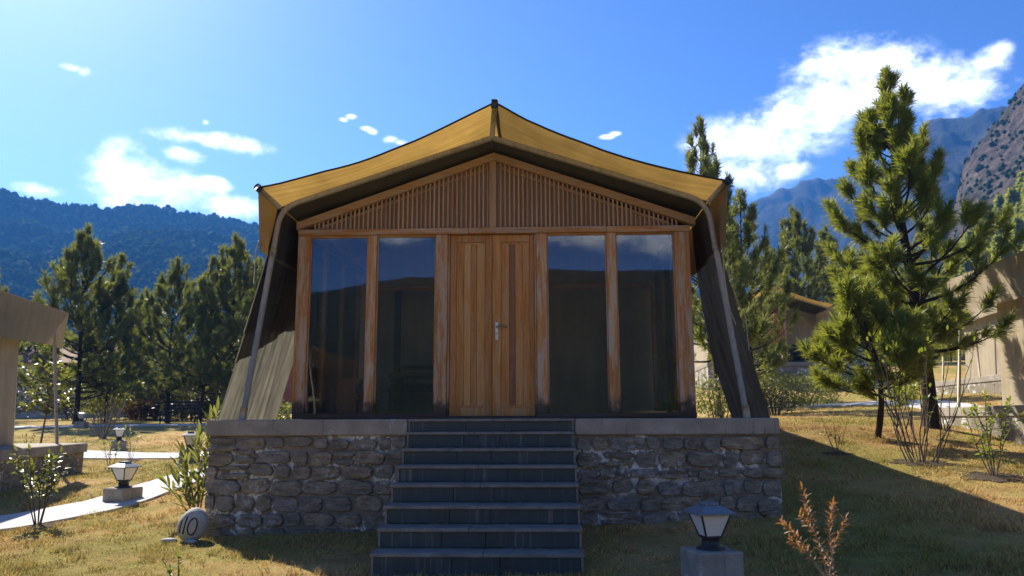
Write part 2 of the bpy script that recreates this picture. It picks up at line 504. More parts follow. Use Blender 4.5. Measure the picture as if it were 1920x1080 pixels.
@material('far_mountain')
def _(g, out):
    p = wpos(g)
    n = g.noise(g.scale(p, (1, 1, 0.7)), 0.012, 10, 0.72)
    n2 = g.noise(p, 0.08, 8, 0.7)
    c = g.ramp(n, [(0.35, (0.025, 0.032, 0.022)), (0.55, (0.055, 0.055, 0.04)), (0.72, (0.15, 0.13, 0.11))])
    c = g.mix(0.5, c, g.ramp(n2, [(0.3, 0.5), (0.7, 1.3)]), 'MULTIPLY')
    bsdf(g, out, c, 0.95, 0.05, bump=g.m('ADD', n, g.m('MULTIPLY', n2, 0.4)), bstr=1.0, bdist=12.0)


@material('forest_floor')
def _(g, out):
    n = g.noise(wpos(g), 0.1, 8, 0.7)
    bsdf(g, out, g.ramp(n, [(0.3, (0.015, 0.024, 0.012)), (0.7, (0.04, 0.05, 0.02))]), 0.95, 0.05)


@material('lamp_metal')
def _(g, out):
    n = g.noise(ocoord(g), 20, 5, 0.7)
    bsdf(g, out, g.ramp(n, [(0.3, (0.13, 0.16, 0.19)), (0.7, (0.21, 0.24, 0.27))]), 0.5, 0.45, 0.2, bump=n, bstr=0.1, bdist=0.003)


@material('lamp_dark_metal')
def _(g, out):
    bsdf(g, out, (0.03, 0.032, 0.035), 0.5, 0.4, 0.2)


@material('frosted_pane')
def _(g, out):
    n = g.noise(ocoord(g), 9, 4, 0.6)
    bsdf(g, out, g.ramp(n, [(0.3, (0.90, 0.88, 0.84)), (0.7, (0.95, 0.94, 0.91))]), 0.35, 0.4, trans=(0.85, 0.84, 0.8), tfac=0.25)


@material('river_stone')
def _(g, out):
    o = ocoord(g)
    n = g.noise(o, 9, 8, 0.7)
    n2 = g.noise(o, 55, 4, 0.7)
    c = g.ramp(n, [(0.28, (0.32, 0.305, 0.27)), (0.7, (0.56, 0.54, 0.49))])
    c = g.mix(0.6, c, g.ramp(n2, [(0.3, 0.5), (0.6, 1.15)]), 'MULTIPLY')
    bsdf(g, out, c, 0.8, 0.25, bump=g.m('ADD', n, n2), bstr=0.4, bdist=0.012)


@material('black_paint')
def _(g, out):
    bsdf(g, out, (0.012, 0.012, 0.013), 0.5, 0.4)


@material('bare_soil')
def _(g, out):
    n = g.noise(wpos(g), 16, 6, 0.75)
    bsdf(g, out, g.ramp(n, [(0.3, (0.05, 0.038, 0.028)), (0.7, (0.17, 0.13, 0.095))]), 0.95, 0.1, bump=n, bstr=1.0, bdist=0.05)


@material('red_boards')
def _(g, out):
    n = g.noise(g.scale(ocoord(g), (3, 3, 0.5)), 2, 5, 0.6)
    bsdf(g, out, g.ramp(n, [(0.3, (0.13, 0.05, 0.03)), (0.7, (0.26, 0.11, 0.06))]), 0.8, 0.2)


@material('tin_roof')
def _(g, out):
    bsdf(g, out, (0.55, 0.57, 0.58), 0.35, 0.5, 0.4)


@material('dark_glass')
def _(g, out):
    bsdf(g, out, (0.02, 0.025, 0.03), 0.08, 0.6)


@material('blue_paint')
def _(g, out):
    bsdf(g, out, (0.03, 0.08, 0.16), 0.5, 0.3)
# ------------------------------------------------------------------ mesh helpers
def link(o, parent=None):
    COL.objects.link(o)
    if parent is not None:
        o.parent = parent
    return o


class MB:
    def __init__(self):
        self.v = []
        self.f = []

    def add(self, verts, faces):
        k = len(self.v)
        self.v.extend([tuple(map(float, p)) for p in verts])
        self.f.extend([tuple(int(i) + k for i in f) for f in faces])
        return self

    def box(self, x0, x1, y0, y1, z0, z1, c=0.0):
        """box with chamfered edges"""
        if c <= 0:
            v = [(x, y, z) for x in (x0, x1) for y in (y0, y1) for z in (z0, z1)]
            return self.add(v, [(0, 1, 3, 2), (4, 6, 7, 5), (0, 4, 5, 1), (2, 3, 7, 6), (0, 2, 6, 4), (1, 5, 7, 3)])
        c = min(c, (x1 - x0) * .45, (y1 - y0) * .45, (z1 - z0) * .45)
        lo, hi = (x0, y0, z0), (x1, y1, z1)
        v = []
        idx = {}
        for sx in (0, 1):
            for sy in (0, 1):
                for sz in (0, 1):
                    s = (sx, sy, sz)
                    for a in range(3):
                        p = [0, 0, 0]
                        for b in range(3):
                            e = hi[b] if s[b] else lo[b]
                            p[b] = e if b == a else (e - c if s[b] else e + c)
                        idx[(s, a)] = len(v)
                        v.append(tuple(p))
        f = []
        for a in range(3):
            b, d = (a + 1) % 3, (a + 2) % 3
            for sa in (0, 1):
                q = []
                for (sb, sd) in ((0, 0), (1, 0), (1, 1), (0, 1)):
                    s = [0, 0, 0]
                    s[a], s[b], s[d] = sa, sb, sd
                    q.append(idx[(tuple(s), a)])
                f.append(q if sa else q[::-1])
        for a in range(3):           # edges along axis a
            b, d = (a + 1) % 3, (a + 2) % 3
            for sb in (0, 1):
                for sd in (0, 1):
                    s0, s1 = [0, 0, 0], [0, 0, 0]
                    s0[a], s1[a] = 0, 1
                    for s in (s0, s1):
                        s[b], s[d] = sb, sd
                    q = [idx[(tuple(s0), b)], idx[(tuple(s1), b)], idx[(tuple(s1), d)], idx[(tuple(s0), d)]]
                    f.append(q if sb != sd else q[::-1])
        for s in [(i, j, k) for i in (0, 1) for j in (0, 1) for k in (0, 1)]:
            q = [idx[(s, 0)], idx[(s, 1)], idx[(s, 2)]]
            f.append(q if sum(s) % 2 else q[::-1])
        return self.add(v, f)

    def tube(self, pts, rad, n=8, caps=True):
        pts = [np.array(p, float) for p in pts]
        m = len(pts)
        rad = rad if hasattr(rad, '__len__') else [rad] * m
        vs, fs = [], []
        up = None
        for i in range(m):
            d = pts[min(i + 1, m - 1)] - pts[max(i - 1, 0)]
            d = d / (np.linalg.norm(d) + 1e-9)
            if up is None:
                up = np.array([0, 0, 1.0]) if abs(d[2]) < 0.9 else np.array([1.0, 0, 0])
            a = np.cross(d, up)
            a /= np.linalg.norm(a) + 1e-9
            b = np.cross(a, d)
            up = b
            for k in range(n):
                t = 2 * pi * k / n
                vs.append(pts[i] + rad[i] * (cos(t) * a + sin(t) * b))
        for i in range(m - 1):
            for k in range(n):
                fs.append((i * n + k, i * n + (k + 1) % n, (i + 1) * n + (k + 1) % n, (i + 1) * n + k))
        if caps:
            fs.append(tuple(range(n)))
            fs.append(tuple(range((m - 1) * n, m * n))[::-1])
        return self.add(vs, fs)

    def lathe(self, prof, n=16, c=(0, 0, 0)):
        vs = [(c[0] + r * cos(2 * pi * k / n), c[1] + r * sin(2 * pi * k / n), c[2] + z) for r, z in prof for k in range(n)]
        fs = [(i * n + k, i * n + (k + 1) % n, (i + 1) * n + (k + 1) % n, (i + 1) * n + k) for i in range(len(prof) - 1) for k in range(n)]
        fs += [tuple(range(n))[::-1], tuple(range((len(prof) - 1) * n, len(prof) * n))]
        return self.add(vs, fs)

    def grid(self, P):
        """P: array (a, b, 3)"""
        a, b = P.shape[:2]
        fs = [(i * b + j, (i + 1) * b + j, (i + 1) * b + j + 1, i * b + j + 1) for i in range(a - 1) for j in range(b - 1)]
        return self.add(P.reshape(-1, 3), fs)

    def mesh(self, name, mat, smooth=False):
        me = bpy.data.meshes.new(name)
        me.from_pydata(self.v, [], self.f)
        me.materials.append(MATS[mat])
        if smooth:
            me.shade_smooth()
        me.update()
        return me

    def build(self, name, mat, parent=None, smooth=False):
        return link(bpy.data.objects.new(name, self.mesh(name, mat, smooth)), parent)


def fast_mesh(name, V, F, mat, smooth=False):
    """V (n,3), F (m,k) all faces with k corners"""
    me = bpy.data.meshes.new(name)
    V = np.ascontiguousarray(V, np.float32)
    F = np.ascontiguousarray(F, np.int32)
    m, k = F.shape
    me.vertices.add(len(V))
    me.vertices.foreach_set('co', V.ravel())
    me.loops.add(m * k)
    me.loops.foreach_set('vertex_index', F.ravel())
    me.polygons.add(m)
    me.polygons.foreach_set('loop_start', np.arange(0, m * k, k, dtype=np.int32))
    if smooth:
        me.polygons.foreach_set('use_smooth', np.ones(m, bool))
    me.materials.append(MATS[mat])
    me.update(calc_edges=True)
    return me


def tag(o, label=None, cat=None, group=None, kind=None):
    for k, v in (('label', label), ('category', cat), ('group', group), ('kind', kind)):
        if v:
            o[k] = v
    return o


def thing(name, label, cat, loc=(0, 0, 0), rz=0.0, group=None, scale=1.0):
    o = bpy.data.objects.new(name, None)
    o.empty_display_size = 0.2
    link(o)
    o.location = loc
    o.rotation_euler = (0, 0, rz)
    o.scale = (scale,) * 3
    return tag(o, label, cat, group)


def copy_tree(o, parent=None):
    c = o.copy()
    COL.objects.link(c)
    c.parent = parent
    for ch in list(o.children):
        copy_tree(ch, c)
    return c


def hash2(ix, iy, seed):
    h = (ix * 374761393 + iy * 668265263 + seed * 974711) & 0x7fffffff
    h = ((h ^ (h >> 13)) * 1274126177) & 0x7fffffff
    return ((h ^ (h >> 16)) & 0xffff) / 65535.0


def vnoise(x, y, seed=0):
    x, y = np.asarray(x, float), np.asarray(y, float)
    ix, iy = np.floor(x).astype(np.int64), np.floor(y).astype(np.int64)
    fx, fy = x - ix, y - iy
    fx, fy = fx * fx * (3 - 2 * fx), fy * fy * (3 - 2 * fy)
    a, b = hash2(ix, iy, seed), hash2(ix + 1, iy, seed)
    c, d = hash2(ix, iy + 1, seed), hash2(ix + 1, iy + 1, seed)
    return (a + (b - a) * fx) * (1 - fy) + (c + (d - c) * fx) * fy - 0.5


def fbm(x, y, seed=0, oct=5, gain=0.5):
    r, a = 0, 1.0
    for i in range(oct):
        r = r + a * vnoise(x * 2 ** i + 17.3 * i, y * 2 ** i - 9.1 * i, seed + i)
        a *= gain
    return r


def sstep(a, b, x):
    t = np.clip((np.asarray(x, float) - a) / (b - a), 0, 1)
    return t * t * (3 - 2 * t)


# ------------------------------------------------------------------ the ground
GPTS = np.array([(-2.97, 8.5, .12), (2.97, 8.5, .30), (0, 6.6, .04), (0, 3, .0), (0, 0, -.1), (0, -12, -.4), (-10, -5, -.4), (10, -5, .1),
                 (-5.2, 11, .18), (1.83, 6.4, .11), (-10.1, 20, .59), (-15.8, 28, 1.05), (-6.4, 16, .55), (-5.4, 8.8, .09), (-4.5, 12, .42),
                 (-8.0, 19, .52), (-11.8, 29, 1.13), (-8.15, 15, .31), (-7.6, 12, .26), (-7, 8, .05), (-10, 5, -.1), (-3, 6, .02),
                 (7.2, 14.2, 1.15), (6.0, 13, .98), (5.55, 10.5, .72), (5.65, 9.5, .62), (3.3, 10, .62), (3.4, 12.5, .95), (4.6, 8, .42),
                 (4.5, 6, .2), (5.4, 14.2, 1.2), (8, 18, 1.32), (7.7, 24, 1.5), (11.9, 30, 2.0), (12.2, 36, 3.1), (8.2, 16, 1.15), (7.9, 13, .9),
                 (8, 9.5, .66), (8, 5, .35), (-24, 40, 1.4), (0, 18, .9), (0, 30, 1.5), (0, 45, 1.9), (-12, 45, 1.6), (20, 45, 4.2), (14, 24, 2.1),
                 (30, 30, 3.5), (30, 5, 1.5), (-30, 5, -.2), (-30, 25, .8), (14, 12, 1.2), (-40, 45, 1.4), (40, 50, 5), (0, 60, 2.4)])


def _tps(r2):
    return np.where(r2 > 1e-9, r2 * np.log(r2 + 1e-12) * 0.5, 0)


_P = GPTS[:, :2]
_K = _tps(((_P[:, None] - _P[None]) ** 2).sum(-1)) + np.eye(len(_P)) * 0.6
_A = np.block([[_K, np.c_[np.ones(len(_P)), _P]], [np.c_[np.ones(len(_P)), _P].T, np.zeros((3, 3))]])
_W = np.linalg.solve(_A, np.r_[GPTS[:, 2], 0, 0, 0])


def gz(x, y):
    x, y = np.asarray(x, float), np.asarray(y, float)
    sh = x.shape
    q = np.stack([np.clip(x, -45, 45).ravel(), np.clip(y, -14, 62).ravel()], -1)
    o = np.empty(len(q))
    for i in range(0, len(q), 40000):
        b = q[i:i + 40000]
        o[i:i + 40000] = _tps(((b[:, None] - _P[None]) ** 2).sum(-1)) @ _W[:-3] + _W[-3] + b @ _W[-2:]
    o = o.reshape(sh)
    r = np.hypot(x, y - 20)
    far = 1.2 + 2.2 * sstep(-20, 60, x)
    w = sstep(42, 75, r)
    o = o * (1 - w) + far * w
    return o + 0.03 * fbm(x * 0.8, y * 0.8, 5, 3)


def gz1(x, y):
    return float(gz(np.array([x]), np.array([y]))[0])


def graded(lo, hi, c, n, k):
    t = np.linspace(-1, 1, n)
    s = np.sinh(k * t) / np.sinh(k)
    return np.where(s < 0, c + s * (c - lo), c + s * (hi - c))


gx = graded(-1400, 1400, 0, 241, 7.2)
gy = graded(-560, 1400, 10, 241, 7.0)
GX, GY = np.meshgrid(gx, gy, indexing='ij')
GZ = gz(GX, GY)
n0, n1 = GX.shape
ii = (np.arange(n0 - 1)[:, None] * n1 + np.arange(n1 - 1)[None]).ravel()
ground = link(bpy.data.objects.new('ground', fast_mesh('ground', np.stack([GX, GY, GZ], -1).reshape(-1, 3),
              np.stack([ii, ii + n1, ii + n1 + 1, ii + 1], -1), 'lawn', True)))
tag(ground, 'dry tan lawn sloping up towards the hills', 'ground', kind='structure')


def ribbon(name, left, right, label, lift=0.03, th=0.14):
    """a concrete path between two edge lines, laid on the ground as a thin slab"""
    L, R = np.array(left, float), np.array(right, float)

    def dense(P, n):
        d = np.r_[0, np.cumsum(np.hypot(*np.diff(P, axis=0).T))]
        t = np.linspace(0, d[-1], n)
        return np.stack([np.interp(t, d, P[:, 0]), np.interp(t, d, P[:, 1])], -1)
    n = 60
    L, R = dense(L, n), dense(R, n)
    zl, zr = gz(L[:, 0], L[:, 1]), gz(R[:, 0], R[:, 1])
    A = np.c_[L, zl + lift]
    B = np.c_[R, zr + lift]
    M = (A + B) / 2
    M[:, 2] = np.maximum(M[:, 2], gz(M[:, 0], M[:, 1]) + lift)
    mb = MB()
    mb.grid(np.stack([A - [0, 0, th], A, M, B, B - [0, 0, th]], 1))
    o = mb.build(name, 'path_concrete')
    return tag(o, label, 'path', kind='structure')


# ------------------------------------------------------------------ mountains
def mountain(name, prof, r0, r1, mat, label, seed, na=160, nr=70, amp=0.06, jag=0.004, base=-3.0, power=1.15):
    """a range standing round the place: ridge heights (in degrees above eye level) by bearing"""
    P = np.array(prof, float)
    azs = np.linspace(P[0, 0], P[-1, 0], na)
    el = np.interp(azs, P[:, 0], P[:, 1])
    t = np.linspace(0, 1.25, nr)
    A, T = np.meshgrid(np.radians(azs), t, indexing='ij')
    R = r0 + (r1 - r0) * T
    X, Y = R * np.sin(A), R * np.cos(A)
    ridge = np.tan(np.radians(el))[:, None] * r1
    prof_t = np.where(T < 1, np.clip(T, 0, 1) ** power, 1 - (T - 1) * 2.0)
    sc = 5.0 / (r1 - r0)
    nz = fbm(X * sc, Y * sc, seed, 6, 0.55)
    Z = base + (ridge - base) * prof_t + nz * amp * r1 * np.clip(4 * T * (1.15 - T), 0, 1) * np.where(T < 0.97, 1, 0.35)
    Z = Z + ridge * jag * 10 * fbm(np.degrees(A) * 1.3, T * 6, seed + 9, 4)
    k = nr
    i = (np.arange(na - 1)[:, None] * k + np.arange(k - 1)[None]).ravel()
    me = fast_mesh(name, np.stack([X + cam.location.x, Y, Z + cam.location.z], -1).reshape(-1, 3), np.stack([i, i + k, i + k + 1, i + 1], -1)[:, ::-1], mat, True)
    o = link(bpy.data.objects.new(name, me))
    tag(o, label, 'mountain', kind='structure')
    return o, (azs, t, X + cam.location.x, Y, Z + cam.location.z)


mountain('mountain', [(2, 11.5), (9, 13.2), (13.9, 14.3), (16, 15.0), (18.3, 15.8), (20, 15.95), (21.4, 16.2), (23.0, 16.3), (25, 15.4), (28, 14.0), (34, 12)],
         520, 1180, 'far_mountain', 'pale blue mountain ridge rising behind the pines right of the tent cabin', 11, amp=0.05, jag=0.002)
mountain('mountain', [(21.5, 10.5), (23, 13.2), (24.6, 16.4), (26.4, 18.6), (27.5, 18.8), (28.6, 18.5), (30.0, 18.9), (31.5, 18.4), (36, 17), (46, 17)],
         380, 900, 'far_mountain', 'dark blue wooded peak showing behind the rocky brown hillside', 23, amp=0.05, jag=0.002)
_, RH = mountain('hillside', [(24.5, 5.0), (26.3, 8.5), (27.2, 12.2), (28.2, 15.6), (29.2, 16.6), (30.3, 17.6), (31.8, 19.2), (34, 21), (40, 24), (52, 22), (64, 16)],
         105, 330, 'rock_hill', 'steep brown rocky hillside with scrub and scattered boulders', 31, na=240, nr=110, amp=0.035, jag=0.0012, power=1.05)
_, FH = mountain('forest_hill', [(-66, 11), (-50, 12.6), (-42, 13.0), (-35.7, 13.1), (-32.8, 13.15), (-29.8, 13.3), (-27.6, 13.7), (-25, 13.5), (-23.2, 13.35), (-20, 13.1), (-12, 12.2), (-4, 11), (8, 10)],
         170, 760, 'forest_floor', 'long forested hill filling the valley side behind the left-hand pines', 47, na=200, nr=90, amp=0.03, jag=0.0015)
mountain('mountain', [(105, 9), (125, 13), (140, 10.5), (146, 12.8), (152, 13.0), (158, 11.6), (166, 10.9), (174, 10.9), (182, 11.2), (190, 10.4), (200, 8.6), (215, 7), (240, 9)],
         150, 430, 'forest_floor', 'dark wooded ridge across the valley, mirrored in the window panes', 53, na=160, nr=60, amp=0.03, jag=0.0015)


def blob_forest(name, H, label, n, seed, rmin, rmax, azlo, azhi, size, mat):
    """distant wood: thousands of small crowns in one mesh"""
    azs, t, X, Y, Z = H
    rng = np.random.default_rng(seed)
    ai = rng.uniform(0, 1, n * 2)
    ti = rng.uniform(0, 1, n * 2) ** 0.8
    az = azlo + ai * (azhi - azlo)
    fa = np.interp(az, azs, np.arange(len(azs)))
    ft = rmin * (len(t) - 1) / t[-1] + ti * (rmax - rmin) * (len(t) - 1) / t[-1]
    i0, j0 = np.clip(fa.astype(int), 0, len(azs) - 2), np.clip(ft.astype(int), 0, len(t) - 2)
    u, v = fa - i0, ft - j0

    def bil(M):
        return (M[i0, j0] * (1 - u) + M[i0 + 1, j0] * u) * (1 - v) + (M[i0, j0 + 1] * (1 - u) + M[i0 + 1, j0 + 1] * u) * v
    px, py, pz = bil(X), bil(Y), bil(Z)
    keep = np.arange(len(px))[:n]
    C = np.stack([px, py, pz], -1)[keep]
    # one crown: three rings of six, a top and a foot
    k = 6
    prof = [(0.75, 0.15), (1.0, 0.5), (0.62, 0.9)]
    th = np.arange(k) * 2 * pi / k
    tmpl = [np.c_[r * np.cos(th + i * 0.5), r * np.sin(th + i * 0.5), np.full(k, z)] for i, (r, z) in enumerate(prof)]
    tm = np.concatenate(tmpl + [np.array([[0, 0, 1.15]])])
    F = []
    for i in range(2):
        for a in range(k):
            b = (a + 1) % k
            F += [(i * k + a, i * k + b, (i + 1) * k + b), (i * k + a, (i + 1) * k + b, (i + 1) * k + a)]
    for a in range(k):
        F.append((2 * k + a, 2 * k + (a + 1) % k, 3 * k))
    F = np.array(F)
    m = len(C)
    s = np.clip(rng.lognormal(0, 0.28, m), 0.5, 1.9) * size
    hh = s * rng.uniform(0.9, 1.7, m)
    con = rng.uniform(0, 1, m) < 0.35
    V = tm[None] * np.stack([s, s, hh], -1)[:, None]
    taper = np.ones((m, len(tm)))
    taper[con] = (1.12 - 0.85 * tm[:, 2])[None]
    V[..., :2] *= taper[..., None]
    V *= 1 + rng.uniform(-0.24, 0.24, V.shape)
    V += C[:, None]
    V[..., 2] -= 0.1 * hh[:, None]
    FF = (F[None] + (np.arange(m) * len(tm))[:, None, None]).reshape(-1, 3)
    o = link(bpy.data.objects.new(name, fast_mesh(name, V.reshape(-1, 3), FF, mat, True)))
    return tag(o, label, 'forest', kind='stuff')


blob_forest('forest', FH, 'dense blue-green forest covering the long hill at the left', 38000, 3, 0.06, 1.02, -42, 0, 2.5, 'forest_canopy')
blob_forest('scrub', RH, 'dark low scrub dotted over the rocky brown hillside', 1300, 6, 0.05, 1.0, 25, 40, 0.7, 'forest_canopy')


# ------------------------------------------------------------------ pines
def tuft_mesh_arrays(C, D, rng, per, length, width, spread):
    """needles fanned out from each twig end: thin triangles"""
    n = len(C)
    C = np.repeat(C, per, 0)
    D = np.repeat(D, per, 0)
    R = rng.normal(size=C.shape)
    R /= np.linalg.norm(R, axis=1)[:, None]
    d = D + R * spread * rng.uniform(0.4, 1.1, (len(C), 1))
    d /= np.linalg.norm(d, axis=1)[:, None]
    L = length * rng.uniform(0.6, 1.2, (len(C), 1))
    side = np.cross(d, rng.normal(size=d.shape))
    side /= np.linalg.norm(side, axis=1)[:, None]
    base = C - D * rng.uniform(0, 1.0, (len(C), 1)) * length * 0.85
    tip = base + d * L
    tip[:, 2] -= 0.10 * L[:, 0]
    mid = base + d * L * 0.5
    V = np.stack([base - side * width * .4, mid + side * width * .6, tip, mid - side * width * .6], 1).reshape(-1, 3)
    F = np.arange(len(C) * 4).reshape(-1, 4)
    return V, F


def pine_meshes(name, H, seed, levels, rmax, z0, per, nlen, nwid, mat, bend=0.12, sub=5, trunk_r=0.09, spread=0.95, sparse_top=0.85, limbs=5):
    rng = np.random.default_rng(seed)
    tb = MB()
    zz = np.linspace(-0.15, H * 0.985, 14)
    ph = rng.uniform(0, 6.28)
    cx = bend * np.sin(zz / H * 4.0 + ph) - bend * np.sin(ph)
    cy = bend * 0.7 * np.cos(zz / H * 3.2 + ph) - bend * 0.7 * np.cos(ph)
    tr = trunk_r * (1 - 0.93 * np.clip(zz / H, 0, 1)) + 0.004
    tr[0] *= 1.35
    tb.tube(np.c_[cx, cy, zz], tr, 8)
    C, D = [], []
    lv = np.linspace(z0, H * 0.96, levels)
    for li, z in enumerate(lv):
        t = (z - z0) / (H - z0)
        nb = limbs if t < 0.85 else 4
        prof = (0.72 + 0.28 * min(1, t / 0.22)) * (1 - t) ** 0.72 + 0.06
        a0 = rng.uniform(0, 6.28)
        for b in range(nb):
            a = a0 + 2 * pi * b / nb + rng.normal(0, 0.3)
            L = rmax * prof * rng.uniform(0.6, 1.15)
            e0 = radians(4 + 46 * t + rng.normal(0, 8))
            zb = z + rng.uniform(-0.5, 0.5) * (H - z0) / levels
            bx, by = np.interp(zb, zz, cx), np.interp(zb, zz, cy)
            p = np.array([bx, by, zb])
            pts = [p]
            dr = a
            for s in range(5):
                e = e0 + s * radians(7 + 5 * t)
                dr += rng.normal(0, 0.1)
                p = p + L / 5 * np.array([cos(dr) * cos(e), sin(dr) * cos(e), sin(e)])
                pts.append(p)
            r0 = max(0.008, 0.30 * np.interp(zb, zz, tr) + 0.006 * L)
            tb.tube(pts, np.linspace(r0, 0.004, 6), 5, False)
            d = pts[-1] - pts[-2]
            d /= np.linalg.norm(d)
            C.append(pts[-1]); D.append(d)
            ns = max(2, int(sub * L / rmax + 2.0)) if t < 0.8 else 1
            for s in range(ns):
                f = rng.uniform(0.3, 0.96) if t < 0.8 else rng.uniform(0.6, 0.9)
                q = f * 5
                i = min(4, int(q))
                p0 = pts[i] + (pts[i + 1] - pts[i]) * (q - i)
                dd = pts[i + 1] - pts[i]
                dd /= np.linalg.norm(dd)
                sd = np.cross(dd, [0, 0, 1]) * rng.choice([-1, 1])
                sdir = dd * 0.7 + sd * rng.uniform(0.3, 0.95) + np.array([0, 0, rng.uniform(0.0, 0.5)])
                sdir /= np.linalg.norm(sdir)
                l2 = L * rng.uniform(0.14, 0.36) * (1.15 - 0.5 * f) + 0.08
                p1 = p0 + sdir * l2 * 0.6
                p2 = p1 + (sdir + np.array([0, 0, 0.35])) * l2 * 0.4
                tb.tube([p0, p1, p2], [0.008, 0.006, 0.003], 4, False)
                d2 = p2 - p1
                d2 /= np.linalg.norm(d2)
                C.append(p2); D.append(d2)
                if rng.uniform() < 0.45 and t < 0.8:
                    C.append(p1); D.append((d2 + rng.normal(0, 0.4, 3)) / 1.2)
    top = np.array([cx[-1], cy[-1], H])
    tb.tube([(cx[-1], cy[-1], zz[-1] - .05), top], [0.01, 0.004], 5, False)
    C.append(top); D.append(np.array([0, 0, 1.0]))
    C, D = np.array(C), np.array(D)
    V, F = tuft_mesh_arrays(C, D, rng, per, nlen, nwid, spread)
    return tb.mesh(name + '_trunk', 'pine_bark', True), fast_mesh(name + '_crown', V, F, mat)


def place_pine(meshes, x, y, rz, sc, label, group=None, name='pine_tree', dz=0.0, sz=None):
    t = thing(name, label, 'tree', (x, y, gz1(x, y) + dz), rz, group)
    t.scale = (sc, sc, sz or sc)
    link(bpy.data.objects.new('trunk', meshes[0]), t)
    c = link(bpy.data.objects.new('crown', meshes[1]), t)
    c['kind'] = 'stuff'
    return t


hero = pine_meshes('tall_pine', 6.25, 5, 16, 1.75, 1.3, 120, 0.22, 0.010, 'pine_needles', bend=0.17, sub=7, trunk_r=0.125, limbs=5)
place_pine(hero, 7.2, 14.2, 3.4, 1.0, 'tall open-crowned pine with a dark leaning trunk beside the sand-coloured neighbour tent')
sap = pine_meshes('young_pine', 2.2, 8, 8, 1.2, 0.7, 100, 0.22, 0.010, 'pine_needles', bend=0.26, sub=7, trunk_r=0.05, limbs=5)
place_pine(sap, 5.78, 13.0, 1.2, 1.0, 'young bushy pine with a thin crooked trunk beneath the tallest pine')
MID = [pine_meshes('pine_a', 8.0, 21, 16, 2.9, 1.2, 42, 0.33, 0.022, 'dark_pine_needles', sub=8, trunk_r=0.11),
       pine_meshes('pine_b', 8.0, 22, 15, 2.4, 1.5, 42, 0.32, 0.022, 'dark_pine_needles', sub=7, trunk_r=0.10, bend=0.2),
       pine_meshes('pine_c', 8.0, 23, 17, 3.3, 0.9, 42, 0.34, 0.024, 'dark_pine_needles', sub=10, trunk_r=0.13, bend=0.1)]


def px_ground(px, Y):
    """x of the column px of the picture at depth Y, near eye level"""
    return 0.54 + Y * tan(radians(-2.2) + math.atan((px - 960) / 1500 / cos(radians(9.28))))


def top_scale(py, Y, px, x):
    """height of a tree at (x, Y) whose tip reaches the row py"""
    q = radians(9.28)
    s = (px - 960) / 1500.0
    v = (540 - py) / 1500.0
    up = sin(q) + v * cos(q)
    fw = cos(q) - v * sin(q)
    el = up / hypot(fw, s)
    return 1.31 + hypot(x - 0.54, Y) * el - gz1(x, Y)


LEFT_PINES = [(-8, 505, 34, 1, 'pine with a bare leader just above the roof of the left sand tent'),
              (70, 560, 44, 0, 'dusky pine standing behind the taller forked pine in the left-hand wood'),
              (163, 440, 31, 2, 'broadest pine of the left-hand wood, with a many-tipped crown'),
              (218, 482, 32, 1, 'slim pine with a spiky leader next to the broadest pine'),
              (262, 560, 38, 2, 'short thick pine filling the gap between the slim spiky pines'),
              (330, 492, 31, 0, 'pine with tufted tips over the dark bench'),
              (388, 488, 30, 1, 'narrow pine with a single tufted leader behind the oleander'),
              (434, 458, 31, 2, 'pine with the tall spike leader next to the olive tent wing'),
              (478, 492, 34, 0, 'pine half hidden by the left wing of the tent cabin'),
              (120, 600, 50, 0, 'distant dark pine low behind the broadest pine'),
              (300, 610, 50, 2, 'distant dark pine low behind the tufted pines'),
              (415, 600, 48, 1, 'distant dark pine low behind the spike-topped pine')]
for i, (px, py, Y, k, lab) in enumerate(LEFT_PINES):
    x = px_ground(px, Y)
    Hh = top_scale(py, Y, px, x)
    place_pine(MID[k], x, Y, i * 1.7, Hh / 8.0 * 0.92, lab, 'pines of the left-hand wood', sz=Hh / 8.0)
RIGHT_PINES = [(1338, 240, 23, 1, 'tall pine rising above the right eave of the yellow fly roof'),
               (1405, 372, 27, 0, 'cone-bearing pine just right of the tent cabin'),
               (1492, 408, 44, 2, 'broad rounded pine behind the far yellow-roofed tent'),
               (1440, 470, 47, 0, 'pine behind the ridge of the far yellow-roofed tent'),
               (1560, 440, 50, 2, 'dark pine between the far tent and the tallest pine'),
               (1620, 470, 52, 0, 'dark pine partly hidden behind the tallest pine'),
               (1400, 560, 31, 2, 'low dark pine screening the left half of the far tent'),
               (1700, 480, 56, 1, 'far pine glimpsed through the crown of the tallest pine'),
               (1770, 520, 40, 0, 'pine standing behind the roof edge of the sand-coloured right tent')]
for i, (px, py, Y, k, lab) in enumerate(RIGHT_PINES):
    x = px_ground(px, Y)
    Hh = top_scale(py, Y, px, x)
    place_pine(MID[k], x, Y, i * 2.1 + 0.6, Hh / 8.0 * (0.72 if i == 0 else 0.9), lab, 'pines right of the tent cabin', sz=Hh / 8.0)
for i, (x, y, h) in enumerate([(5.5, -10, 3.2), (9, -14, 6.0), (15, -16, 7), (-16, -18, 6)]):
    place_pine(MID[i % 3], x, y, i * 1.3, h / 8.0, 'pine on the lawn facing the tent, seen only mirrored in its windows', 'pines mirrored in the windows')


